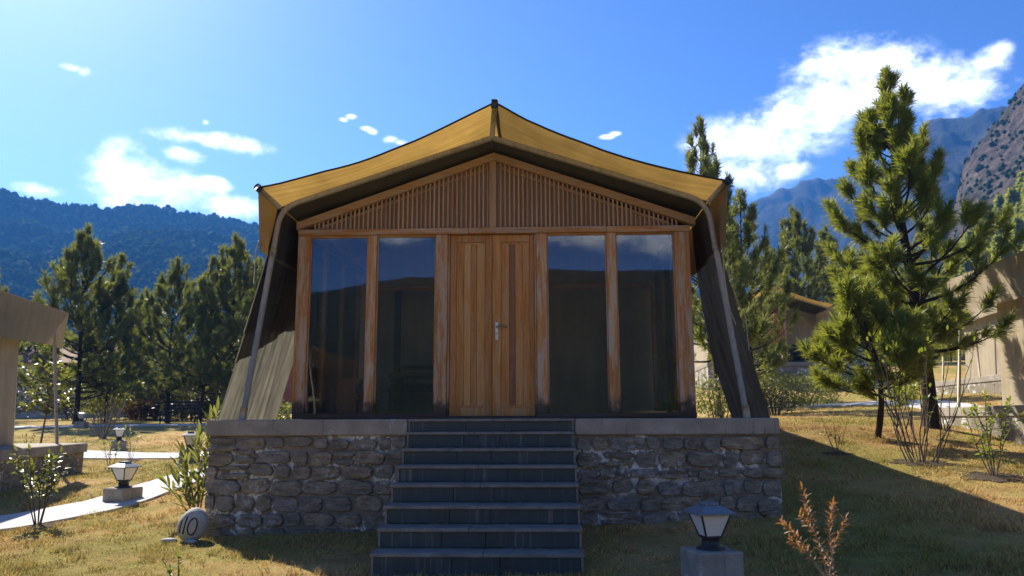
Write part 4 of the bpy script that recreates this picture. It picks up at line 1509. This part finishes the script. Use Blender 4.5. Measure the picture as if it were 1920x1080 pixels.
# ------------------------------------------------------------------ lawn lamps
def lawn_lamp(label, x, y, rz, base_h=0.25, dz=-0.03):
    L = thing('lawn_lamp', label, 'lamp', (x, y, gz1(x, y) + dz), rz, 'lawn lamps')
    h = base_h
    MB().box(-.18, .18, -.18, .18, -0.1, h, 0.014).build('base', 'lamp_concrete', L)
    MB().lathe([(.115, h - .01), (.11, h + .012), (.068, h + .022), (.066, h + .095), (.078, h + .10)], 14).build('stem', 'lamp_dark_metal', L, True)
    z0, z1 = h + 0.095, h + 0.265
    a, b = 0.062, 0.118
    MB().box(-a - .006, a + .006, -a - .006, a + .006, z0 - .008, z0 + .008, .002).build('tray', 'lamp_dark_metal', L)
    for k in range(4):
        c, s = cos(k * pi / 2), sin(k * pi / 2)

        def R(p):
            return (p[0] * c - p[1] * s, p[0] * s + p[1] * c, p[2])
        q = [(-a + .004, -a, z0), (a - .004, -a, z0), (b - .004, -b, z1), (-b + .004, -b, z1)]
        q2 = [(x_, y_ + .005, z_) for x_, y_, z_ in q]
        MB().add([R(p) for p in q + q2], [(0, 1, 2, 3), (7, 6, 5, 4), (0, 4, 5, 1), (1, 5, 6, 2), (2, 6, 7, 3), (3, 7, 4, 0)]).build('pane', 'frosted_pane', L)
        MB().tube([R((a, -a, z0)), R((b, -b, z1))], 0.0085, 4).build('corner_bar', 'lamp_dark_metal', L)
    e = 0.152
    rf = MB().add([(-e, -e, z1), (e, -e, z1), (e, e, z1), (-e, e, z1), (-e, -e, z1 + .012), (e, -e, z1 + .012), (e, e, z1 + .012), (-e, e, z1 + .012),
                   (-.065, -.065, z1 + .062), (.065, -.065, z1 + .062), (.065, .065, z1 + .062), (-.065, .065, z1 + .062)],
                  [(3, 2, 1, 0), (0, 1, 5, 4), (1, 2, 6, 5), (2, 3, 7, 6), (3, 0, 4, 7), (4, 5, 9, 8), (5, 6, 10, 9), (6, 7, 11, 10), (7, 4, 8, 11), (8, 9, 10, 11)]).build('roof', 'lamp_metal', L)
    MB().box(-.058, .058, -.058, .058, z1 + .060, z1 + .085, .006).build('cap', 'lamp_metal', rf)
    return L


lawn_lamp('lawn lamp on a concrete block in the shade right of the stairs', 1.81, 6.42, radians(14), 0.25)
lawn_lamp('sunlit lawn lamp on a concrete block at the edge of the broad white path', -5.2, 11.0, radians(-18), 0.23)
lawn_lamp('lawn lamp beyond the second path, in front of the bare shrub', -10.1, 20.0, radians(30), 0.25)
lawn_lamp('tiny lawn lamp at the far path near the white-walled house', -15.75, 28.0, radians(5), 0.25)
lawn_lamp('lawn lamp half hidden by the oleander at the plinth corner', px_ground(374, 15.2), 15.2, radians(25), 0.25)

# ------------------------------------------------------------------ the number stone
NS = thing('number_stone', 'rounded grey boulder painted with the number 110 at the plinth corner', 'boulder', (-3.03, 8.28, gz1(-3.03, 8.28) - 0.012), radians(0))
bm = bmesh.new()
bmesh.ops.create_icosphere(bm, subdivisions=4, radius=1.0)


def egg(d):
    d = np.array(d, float)
    d = d / np.linalg.norm(d)
    k = 1 + 0.05 * float(fbm(np.array([d[0] * 1.6 + 4]), np.array([d[2] * 1.6 + d[1] + 2]), 3, 4)[0])
    x, y, z = d * k
    return Vector((0.152 * x * (1 - 0.07 * z) + 0.022 * z, 0.12 * y, 0.17 * z + 0.168))


for v in bm.verts:
    v.co = egg(v.co)
me = bpy.data.meshes.new('boulder')
bm.to_mesh(me)
bm.free()
me.materials.append(MATS['river_stone'])
me.shade_smooth()
link(bpy.data.objects.new('stone_body', me), NS)


def on_egg(u, w):
    """point of the boulder's face at offset u across and w up, just proud of it"""
    lo, hi = 0.0, 1.0
    dx, dz = (u - 0.022 * (w - .168) / .17) / 0.152, (w - 0.168) / 0.17
    dy = -math.sqrt(max(0.02, 1 - dx * dx - dz * dz))
    p = egg((dx, dy, dz))
    return (p.x, p.y - 0.001, p.z)


def stroke(pts, r):
    return MB().tube([on_egg(u + 0.012, w) for u, w in pts], r, 6)


def lerp_pts(a, b, n=8):
    return [(a[0] + (b[0] - a[0]) * i / n, a[1] + (b[1] - a[1]) * i / n) for i in range(n + 1)]


m1 = stroke(lerp_pts((-0.108, 0.105), (-0.082, 0.225)), 0.0068)
m1.tube([on_egg(u + .012, w) for u, w in lerp_pts((-0.082, 0.225), (-0.096, 0.205), 3)], 0.004, 6)
m1.tube([on_egg(u + .012, w) for u, w in lerp_pts((-0.122, 0.106), (-0.094, 0.104), 3)], 0.004, 6)
m1.build('numeral', 'black_paint', NS, True)
m2 = stroke(lerp_pts((-0.066, 0.095), (-0.028, 0.262)), 0.0072)
m2.tube([on_egg(u + .012, w) for u, w in lerp_pts((-0.028, 0.262), (-0.045, 0.24), 3)], 0.004, 6)
m2.tube([on_egg(u + .012, w) for u, w in lerp_pts((-0.078, 0.096), (-0.052, 0.094), 3)], 0.004, 6)
m2.build('numeral', 'black_paint', NS, True)
ov = []
for k in range(33):
    t = 2 * pi * k / 32
    uu, ww = 0.042 * cos(t), 0.082 * sin(t)
    ov.append((0.028 + uu + 0.20 * ww, 0.165 + ww))
stroke(ov, 0.0072).build('numeral', 'black_paint', NS, True)
for k, (x, y, s) in enumerate([(-3.26, 8.26, .09), (-3.0, 8.18, .07)]):
    c = MB().lathe([(0.3 * s, -0.02), (s, 0.0), (s * .9, 0.018), (s * .4, 0.026)], 9).build('flat_stone', 'river_stone', None, True)
    c.location = (x, y, gz1(x, y) + 0.008)
    c.scale = (1, 0.6, 1)
    tag(c, ('flat pale stone lying left of the number boulder', 'flat dark stone lying in front of the number boulder')[k], 'stone')

# ------------------------------------------------------------------ shrubs
LEAF = {}


def leaf_mesh(kind, mat):
    key = (kind, mat)
    if key not in LEAF:
        w = {'lance': 0.11, 'oval': 0.24, 'needle': 0.10}[kind]
        xs = [0, .18, .5, .8, 1.0]
        ws = [0.01, w * .75, w, w * .55, 0.0]
        v, f = [], []
        for x, q in zip(xs, ws):
            dr = -0.12 * x * x
            v += [(x, -q, dr + q * .35), (x, 0, dr), (x, q, dr + q * .35)]
        for i in range(4):
            f += [(i * 3, (i + 1) * 3, (i + 1) * 3 + 1, i * 3 + 1), (i * 3 + 1, (i + 1) * 3 + 1, (i + 1) * 3 + 2, i * 3 + 2)]
        LEAF[key] = MB().add(v, f).mesh('leaf', mat, True)
    return LEAF[key]


def leaf_matrix(p, d, roll, L):
    d = Vector(d).normalized()
    up = Vector((0, 0, 1)) if abs(d.z) < 0.95 else Vector((0, 1, 0))
    y = up.cross(d).normalized()
    z = d.cross(y)
    M = Matrix((d, y, z)).transposed().to_4x4() @ Matrix.Rotation(roll, 4, 'X')
    return Matrix.Translation(Vector(p)) @ M @ Matrix.Diagonal((L, L, L, 1))


def shrub(name, label, x, y, stems, leafkind, leafmat_, L, per, twig='brown_twig', seed=0, single=True, spread=0.9, group=None, r0=0.008, start=0.35, cat='shrub', z=None, soil=0.0, whorl=False, upb=0.35):
    """stems: list of point lists (local). Leaves sit along each stem; each leaf an object when SINGLE, else joined"""
    rng = random.Random(seed)
    t = thing(name, label, cat, (x, y, gz1(x, y) if z is None else z), 0, group)
    mats = []
    for st in stems:
        P = [Vector(p) for p in st]
        MB().tube(st, [r0 * (1 - 0.75 * i / (len(st) - 1)) for i in range(len(st))], 6).build('stem', twig, t, True)
        n = max(1, int(per * sum((P[i + 1] - P[i]).length for i in range(len(P) - 1))))
        for k in range(n):
            f = start + (1 - start) * ((k + rng.random()) / n)
            q = f * (len(P) - 1)
            i = min(len(P) - 2, int(q))
            p = P[i].lerp(P[i + 1], q - i)
            ax = (P[i + 1] - P[i]).normalized()
            a = rng.uniform(0, 6.28) if not whorl else k * 2.4 + rng.uniform(-.3, .3)
            side = Vector((cos(a), sin(a), 0))
            side = (side - ax * side.dot(ax))
            if side.length < .1:
                side = Vector((1, 0, 0))
            d = ax * upb * (0.5 + f) + side.normalized() * spread + Vector((0, 0, rng.uniform(-.2, .3)))
            mats.append(leaf_matrix(p, d, rng.uniform(-.6, .6), L * rng.uniform(0.65, 1.2)))
        mats.append(leaf_matrix(P[-1], P[-1] - P[-2], 0, L))
    me = leaf_mesh(leafkind, leafmat_)
    if single:
        for M in mats:
            o = link(bpy.data.objects.new('leaf', me), t)
            o.matrix_local = M
    elif mats:
        co = np.empty(len(me.vertices) * 3)
        me.vertices.foreach_get('co', co)
        co = co.reshape(-1, 3)
        F = np.array([p.vertices[:] for p in me.polygons])
        MM = np.array(mats)
        V = np.einsum('nij,vj->nvi', MM[:, :3, :3], co) + MM[:, None, :3, 3]
        FF = (F[None] + (np.arange(len(MM)) * len(co))[:, None, None]).reshape(-1, 4)
        o = link(bpy.data.objects.new('foliage', fast_mesh('foliage', V.reshape(-1, 3), FF, leafmat_, True)), t)
        o['kind'] = 'stuff'
    if soil:
        k = 32
        soil = soil * .75
        V = [(0, 0, 0.02)] + [(soil * cos(2 * pi * i / k) * rng.uniform(.6, 1.15), soil * .8 * sin(2 * pi * i / k) * rng.uniform(.6, 1.15), 0) for i in range(k)]
        V = [(a, b, gz1(x + a, y + b) - gz1(x, y) + c + 0.008) for a, b, c in V]
        s_ = MB().add(V, [(0, i + 1, (i + 1) % k + 1) for i in range(k)]).build('soil_patch', 'bare_soil')
        s_.location = (x, y, gz1(x, y))
        tag(s_, 'round patch of bare soil under the ' + label.split(' beside ')[0].split(' in front')[0][:60], 'soil', kind='structure')
    return t


def fan(n, h, sp, seed, bend=0.25, y=1.0, base=0.02, fork=0.0, segs=4, jit=.012):
    rng = random.Random(seed)
    out = []
    for i in range(n):
        a = 2 * pi * i / n + rng.uniform(-.5, .5)
        s = sp * rng.uniform(.35, 1.0)
        hh = h * rng.uniform(.7, 1.0)
        b = base * rng.uniform(0, 1)
        P = []
        for k in range(segs + 1):
            f = k / segs
            P.append((b * cos(a) + s * cos(a) * (f ** (1 - bend)) + rng.uniform(-jit, jit) * (k > 0), y * (b * sin(a) + s * sin(a) * f) + rng.uniform(-jit, jit) * (k > 0), hh * f - (0.04 if k == 0 else 0)))
        out.append(P)
        if rng.random() < fork:
            q = Vector(P[2])
            d = Vector((rng.uniform(-.6, .6), rng.uniform(-.6, .6), 1)).normalized() * hh * rng.uniform(.25, .45)
            out.append([tuple(q), tuple(q + d * .5 + Vector((rng.uniform(-.02, .02), 0, 0))), tuple(q + d)])
    return out


st = fan(8, 0.93, 0.27, 4, fork=1.0)
shrub('leafy_shrub', 'glossy-leaved young shrub standing alone beside the broad white path', -5.22, 9.2, st, 'oval', 'glossy_leaf', 0.075, 34, seed=4, soil=0.38, start=0.42)
st = [[(0, 0, -.05), (-.05, -.05, .3), (-.16, -.1, .62)], [(0, 0, -.05), (.02, -.08, .4), (0.0, -.12, .88)], [(0, 0, -.05), (-.08, 0, .35), (-.24, 0.02, .78)], [(0, 0, -.05), (.06, 0, .5), (.07, .02, 1.15)],
      [(0, 0, -.05), (-.02, .06, .4), (-.08, .1, .98)], [(0, 0, -.05), (-.14, -.08, .2), (-.34, -.14, .46)], [(0, 0, -.05), (.05, .08, .6), (.1, .12, 1.25)], [(0, 0, -.05), (-.1, -.12, .3), (-.2, -.2, .5)], [(0, 0, -.05), (-.12, .05, .4), (-.30, .08, .62)]]
shrub('oleander', 'oleander with long narrow leaves at the left corner of the plinth', -3.40, 9.25, st, 'lance', 'oleander_leaf', 0.19, 24, seed=6, start=0.25, spread=0.75, upb=0.9, soil=0.42)
shrub('seedling', 'dark-leaved seedling in the foreground lawn below the number boulder', -2.33, 6.42, [[(0, 0, -.02), (.01, 0, .09), (0.0, 0, .19)], [(0, 0, -.02), (-.04, -.02, .06), (-.07, -.03, .12)]], 'oval', 'oleander_leaf', 0.085, 38, seed=3, start=0.3)
st = [[(0, 0, -.02), (-.05, .02, .2), (-.11, 0, .42), (-.15, .02, .56)], [(0, 0, -.02), (-.09, 0, .22), (-.21, 0, .42), (-.29, .02, .50)], [(0, 0, -.02), (-.03, 0, .25), (-.05, -.03, .48), (-.02, -.02, .60)], [(-.05, .02, .2), (-.02, 0, .38), (.05, 0, .52)],
      [(-.11, 0, .42), (-.14, 0, .55), (-.17, 0, .68)], [(-.06, .0, .2), (-.16, .05, .34), (-.24, .06, .40)], [(0, 0, -.02), (-.02, .03, .15), (-.04, .05, .3)], [(-.05, 0, .3), (-.13, -.03, .45), (-.2, -.02, .54)]]
shrub('dry_shrub', 'small rust-leaved dry shrub catching the sun in front of the shaded lawn', 2.12, 4.55, st, 'lance', 'rust_leaf', 0.042, 80, twig='grey_twig', seed=8, start=0.45, r0=0.005, z=0.25, whorl=True, upb=0.45)
# the dry shrub's long stem reaches the ground below the picture
o = MB().tube([(2.12, 4.55, 0.25), (2.15, 4.54, 0.12), (2.18, 4.53, -0.05)], [0.008, 0.010, 0.012], 7).build('stem', 'grey_twig', None, True)
o.parent = [q for q in bpy.data.objects if q.name.startswith('dry_shrub')][0]
o.matrix_parent_inverse = Matrix.Translation((-2.12, -4.55, -0.25))
st = fan(7, 0.95, 0.34, 12, fork=0.6)
shrub('leafy_shrub', 'bright green upright shrub in front of the right-hand stone plinth', 5.66, 9.55, st, 'oval', 'bright_leaf', 0.075, 26, seed=12, soil=0.55, start=0.22)
st = fan(17, 1.7, 0.62, 15, fork=1.0, base=0.2, segs=7, jit=.03)
shrub('bare_shrub', 'leafless many-stemmed shrub on the bank in front of the tallest pine', 5.35, 10.6, st, 'oval', 'bright_leaf', 0.07, 0.3, twig='brown_twig', seed=15, soil=0.55, r0=0.009)
st = fan(6, 0.55, 0.2, 16, fork=0.6)
shrub('bare_shrub', 'small wiry bare bush on the red-tinged bank', 4.55, 11.3, st, 'oval', 'rust_leaf', 0.04, 3, twig='brown_twig', seed=16, soil=0.3, r0=0.005)
for i, (px, Y, h, lab) in enumerate([(170, 16.5, .62, 'thin leafy sapling nearest the left tent plinth across the path'), (232, 15.0, .55, 'thin leafy sapling directly behind the sunlit path lamp'), (268, 17.5, .78, 'thin leafy sapling beside the second white path, right of the lamp'),
                                     (78, 20.5, .35, 'low leafy sapling beyond the left tent plinth')]):
    x = px_ground(px, Y)
    shrub('sapling', lab, x, Y, fan(5, h, .2, 20 + i, fork=.5), 'oval', 'oleander_leaf', 0.085, 9, seed=20 + i, soil=0.3, r0=0.006, start=.3)
x = px_ground(215, 23)
shrub('bare_shrub', 'leafless grey shrub spreading behind the second lawn lamp', x, 23, fan(14, 1.5, 1.1, 31, fork=1.0, base=.1, segs=5), 'oval', 'oleander_leaf', 0.05, 0.1, twig='grey_twig', seed=31, r0=0.016)
# broad-leaved tree by the left tent
x = px_ground(108, 21.5)
rg = random.Random(5)
st = [[(-.1, 0, -.1), (-.02, 0, .7), (.05, 0, 1.3), (.08, 0, 2.3)]]
for k in range(15):
    a, z0 = rg.uniform(0, 6.28), rg.uniform(.75, 1.9)
    r = rg.uniform(.4, .75)
    st.append([(.02, 0, z0), (.02 + r * .6 * cos(a), r * .6 * sin(a), z0 + .15), (.02 + r * cos(a), r * sin(a), z0 + rg.uniform(.25, .45))])
shrub('broadleaf_tree', 'small glossy broad-leaved tree in front of the white-walled house', x, 21.5, st, 'oval', 'glossy_leaf', 0.19, 20, seed=33, cat='tree', r0=0.03, start=.35, spread=1.0)


def leaf_heap(name, label, cat, x, y, rx, ry, h, n, L, mat, seed, flat=False, group=None, kind='oval', dz=0.0, rz=0.0):
    """bush or clipped hedge: leaves spread through its volume on a frame of twigs"""
    rng = np.random.default_rng(seed)
    t = thing(name, label, cat, (x, y, gz1(x, y) + dz), rz, group)
    tw = MB()
    for k in range(14):
        a = rng.uniform(0, 6.28)
        r = rng.uniform(0.2, 0.85)
        tw.tube([(r * .3 * rx * cos(a), r * .3 * ry * sin(a), -.05), (r * .6 * rx * cos(a), r * .6 * ry * sin(a), h * .5), (r * rx * cos(a), r * ry * sin(a), h * rng.uniform(.75, .95))], [.014, .01, .004], 5, False)
    tw.build('twigs', 'brown_twig', t, True)
    P = rng.uniform(-1, 1, (n, 3))
    if flat:
        s = np.max(np.abs(P), axis=1)
        P = P / s[:, None] * (rng.uniform(0, 1, (n, 1)) ** 0.25)
        P[:, 2] = P[:, 2] * .5 + .5
    else:
        P /= np.linalg.norm(P, axis=1)[:, None]
        P *= rng.uniform(0, 1, (n, 1)) ** 0.3
        P *= 1 + 0.35 * fbm(P[:, 0] * 2.5 + seed, P[:, 2] * 2.5 + P[:, 1] * 2, seed, 3)[:, None]
        P[:, 2] = P[:, 2] * .5 + .5
    C = P * np.array([rx, ry, h]) + rng.normal(0, .03, (n, 3))
    d = rng.normal(size=(n, 3)) + np.array([0, 0, .4])
    d /= np.linalg.norm(d, axis=1)[:, None]
    s = np.cross(d, rng.normal(size=(n, 3)))
    s /= np.linalg.norm(s, axis=1)[:, None]
    ln = L * rng.uniform(.6, 1.3, (n, 1))
    V = np.stack([C, C + d * ln * .5 + s * ln * .26, C + d * ln, C + d * ln * .5 - s * ln * .26], 1).reshape(-1, 3)
    o = link(bpy.data.objects.new('foliage', fast_mesh('foliage', V, np.arange(n * 4).reshape(-1, 4), mat)), t)
    o['kind'] = 'stuff'
    return t


x = px_ground(1483, 27)
leaf_heap('hedge', 'clipped green hedge in front of the distant yellow-roofed tent', 'hedge', x, 27, 1.25, .7, 1.05, 6000, .08, 'oleander_leaf', 61, flat=True)
x = px_ground(1442, 21)
leaf_heap('bush', 'greyish twiggy bush at the foot of the clipped hedge', 'bush', x, 21, .6, .5, .75, 1300, .06, 'dark_shrub_leaf', 62)
HEAPS = [(20, 36, 2.2, 2.6, 'dark_shrub_leaf', 'dark bush low behind the left tent'), (215, 33, 1.6, 3.0, 'glossy_leaf', 'tall sunflecked bush beside the white-walled house'), (262, 36, 2.2, 2.2, 'dark_shrub_leaf', 'dark bush beneath the slim spiky pine'),
         (300, 34, 1.2, 1.1, 'russet_shrub_leaf', 'low russet bush left of the black bench'), (335, 38, 2.6, 2.2, 'dark_shrub_leaf', 'wide dark bush right behind the black bench'), (405, 37, 2.4, 2.5, 'russet_shrub_leaf', 'russet thicket below the narrow pine'),
         (445, 34, 1.6, 1.8, 'russet_shrub_leaf', 'russet thicket beside the olive tent wing'), (375, 33, 1.5, 1.3, 'dark_shrub_leaf', 'dark low bush at the end of the black bench'), (160, 37, 1.8, 2.0, 'dark_shrub_leaf', 'dark bush at the corner of the white-walled house'),
         (470, 30, 1.1, 1.3, 'oleander_leaf', 'green bush behind the foot of the olive tent wing'), (530, 16.0, 0.8, 1.1, 'glossy_leaf', 'leafy bush glimpsed between the wing canvas and the cabin front'), (1600, 40, 2.5, 1.8, 'dark_shrub_leaf', 'dark bush beyond the pale right-hand path'),
         (1335, 21, .9, 1.1, 'oleander_leaf', 'green bush glimpsed under the right wing of the cabin')]
for i, (px, Y, r, h, m, lab) in enumerate(HEAPS):
    leaf_heap('bush', lab, 'bush', px_ground(px, Y), Y, r, r * .7, h, 2600 if r > 1.3 else 1500, .15 if Y > 25 else .09, m, 70 + i)

# ------------------------------------------------------------------ far buildings and the bench
hx, hy = px_ground(112, 42), 42
Hs = thing('house', 'white-walled house half hidden behind the broad-leaved tree', 'house', (hx, hy, gz1(hx, hy)), radians(12))
MB().box(-3.2, 3.2, 0, 5, -.5, 2.9, .02).build('wall', 'render_wall', Hs)
MB().add([(-3.7, -.5, 2.9), (3.7, -.5, 2.9), (3.7, 5.5, 2.9), (-3.7, 5.5, 2.9), (-3.7, 2.5, 4.0), (3.7, 2.5, 4.0)], [(0, 1, 5, 4), (2, 3, 4, 5), (0, 4, 3), (1, 2, 5), (3, 2, 1, 0)]).build('roof', 'red_boards', Hs)
w = MB().box(-0.9, 0.3, -.06, -.005, .9, 2.3).build('window', 'red_boards', Hs)
MB().box(-0.8, 0.2, -.075, -.061, 1.0, 2.2).build('pane', 'dark_glass', w)
bx_, by_ = px_ground(432, 52), 52
Bs = thing('shed', 'low red-boarded shed with a pale tin roof behind the russet thicket', 'shed', (bx_, by_, gz1(bx_, by_)), radians(-4))
for k in range(30):
    MB().box(-3.5 + k * .235, -3.5 + k * .235 + .225, 0, .06, -.6, 4.3).build('board', 'red_boards', Bs)
MB().box(-3.5, 3.5, .06, 3.5, -.6, 4.2).build('wall', 'red_boards', Bs)
MB().add([(-3.9, -.5, 4.25), (3.9, -.5, 4.55), (3.9, 4, 4.9), (-3.9, 4, 4.6), (-3.9, -.5, 4.32), (3.9, -.5, 4.62), (3.9, 4, 4.97), (-3.9, 4, 4.67)],
         [(3, 2, 1, 0), (4, 5, 6, 7), (0, 1, 5, 4), (1, 2, 6, 5), (2, 3, 7, 6), (3, 0, 4, 7)]).build('roof', 'tin_roof', Bs)
qx, qy = px_ground(352, 29.6 + 1.2), 30.8
PB = thing('park_bench', 'black park bench beside the narrow far path', 'bench', (qx, qy, gz1(qx, qy)), radians(4))
for s in (-0.65, 0.65):
    MB().tube([(s, -.22, -.03), (s, -.2, .42), (s, .18, .42), (s, .3, .85)], .025, 6).build('leg', 'black_paint', PB, True)
    MB().tube([(s, .2, .42), (s, .26, -.03)], .025, 6).build('leg', 'black_paint', PB, True)
for k in range(4):
    MB().box(-.7, .7, -.2 + k * .1, -.12 + k * .1, .42, .45).build('seat_slat', 'black_paint', PB)
for k in range(3):
    z = .52 + k * .12
    MB().box(-.7, .7, .20 + k * .033, .225 + k * .033, z, z + .08).build('back_slat', 'black_paint', PB)

# ------------------------------------------------------------------ grass blades
rng = np.random.default_rng(77)
N = 620000
u = rng.uniform(0, 1, N)
Yg = 3.6 * (24 / 3.6) ** (u ** 1.15)
lat = rng.uniform(-0.78, 0.68, N)
Xg = 0.54 + Yg * lat
ok = ~((np.abs(Xg) < 3.05) & (Yg > 8.46))
ok &= ~((Xg > -0.9) & (Xg < 0.88) & (Yg > 6.74))


def inside(poly, X, Y):
    r = np.zeros(len(X), bool)
    n = len(poly)
    for i in range(n):
        x0, y0 = poly[i]
        x1, y1 = poly[(i + 1) % n]
        c = ((y0 > Y) != (y1 > Y)) & (X < (x1 - x0) * (Y - y0) / (y1 - y0 + 1e-12) + x0)
        r ^= c
    return r


ok &= ~inside(p1_near + p1_far[::-1], Xg, Yg)
ok &= ~inside([(-14, 17.6), (-10.6, 18.3), (-8.2, 17.7), (-5.2, 15.6), (-4.4, 16.4), (-7.6, 18.9), (-10.6, 19.6), (-14, 18.9)], Xg, Yg)
ok &= (0.5 + vnoise(Xg * 2.3, Yg * 2.3, 5) + 0.6 * vnoise(Xg * 9, Yg * 9, 6)) > rng.uniform(-0.1, 0.75, N)
Xg, Yg = Xg[ok], Yg[ok]
Zg = gz(Xg, Yg)
# a few ranker tussocks among the mown turf
tx, ty = rng.uniform(-6.5, 6.5, 420), rng.uniform(4.4, 14, 420)
kp = ~((np.abs(tx) < 3.15) & (ty > 8.3)) & ~((np.abs(tx) < 1.0) & (ty > 6.5)) & ~inside(p1_near + p1_far[::-1], tx, ty)
tx, ty = np.repeat(tx[kp], 26), np.repeat(ty[kp], 26)
tx, ty = tx + rng.normal(0, .03, len(tx)), ty + rng.normal(0, .03, len(tx))
n_low = len(Xg)
Xg, Yg, Zg = np.r_[Xg, tx], np.r_[Yg, ty], np.r_[Zg, gz(tx, ty)]
n = len(Xg)
tuf = np.clip(0.6 + 1.3 * vnoise(Xg * 4, Yg * 4, 8) + 0.5 * vnoise(Xg * 14, Yg * 14, 9), 0.25, 1.5)
hb = rng.uniform(0.022, 0.068, n) * tuf
hb[n_low:] = rng.uniform(0.035, 0.085, n - n_low)
wb = rng.uniform(0.0022, 0.0042, n) * (0.6 + Yg / 9)
a = rng.uniform(0, 6.28, n)
b = rng.uniform(0, 6.28, n)
ln = rng.uniform(0.2, 1.3, n) * hb
B = np.stack([Xg, Yg, Zg - 0.004], -1)
sd = np.stack([np.cos(a), np.sin(a), np.zeros(n)], -1) * wb[:, None]
tp = B + np.stack([np.cos(b) * ln, np.sin(b) * ln, hb], -1)
V = np.stack([B - sd, B + sd, tp], 1).reshape(-1, 3)
gr = link(bpy.data.objects.new('grass', fast_mesh('grass', V, np.arange(n * 3).reshape(-1, 3), 'grass_blades')))
tag(gr, 'short dry tan and green grass covering the lawn', 'grass', kind='stuff')
# fallen leaves and scraps on the turf
rng = random.Random(9)
lm = leaf_mesh('oval', 'rust_leaf')
V, F = [], []
co = [tuple(v.co) for v in lm.vertices]
fc = [tuple(p.vertices) for p in lm.polygons]
mb = MB()
for k in range(420):
    y = rng.uniform(4.6, 14)
    x = 0.54 + y * rng.uniform(-.7, .66)
    if abs(x) < 3.1 and y > 8.4 or (-.95 < x < .95 and y > 6.6):
        continue
    M = leaf_matrix((x, y, gz1(x, y) + 0.02), (rng.uniform(-1, 1), rng.uniform(-1, 1), rng.uniform(-.15, .25)), rng.uniform(-1, 1), rng.uniform(.03, .06))
    mb.add([tuple(M @ Vector(c)) for c in co], fc)
tag(mb.build('fallen_leaves', 'rust_leaf', None, True), 'scattered dry fallen leaves lying in the grass', 'leaves', kind='stuff')

# ------------------------------------------------------------------ haze
HAZE_DENSITY = 4.2e-4
m = bpy.data.materials.new('haze')
m.use_nodes = True
m.node_tree.nodes.clear()
g = G(m.node_tree)
pv = g.n('ShaderNodeVolumePrincipled', {'Color': (0.08, 0.335, 1.0), 'Density': HAZE_DENSITY, 'Anisotropy': 0.2})
o = g.n('ShaderNodeOutputMaterial')
g.put(o.inputs['Volume'], pv)
MATS['haze'] = m
hz = MB().box(-1420, 1420, -580, 1420, -8, 400).build('haze', 'haze')
tag(hz, 'thin blue mountain haze filling the valley air', 'haze', kind='stuff')
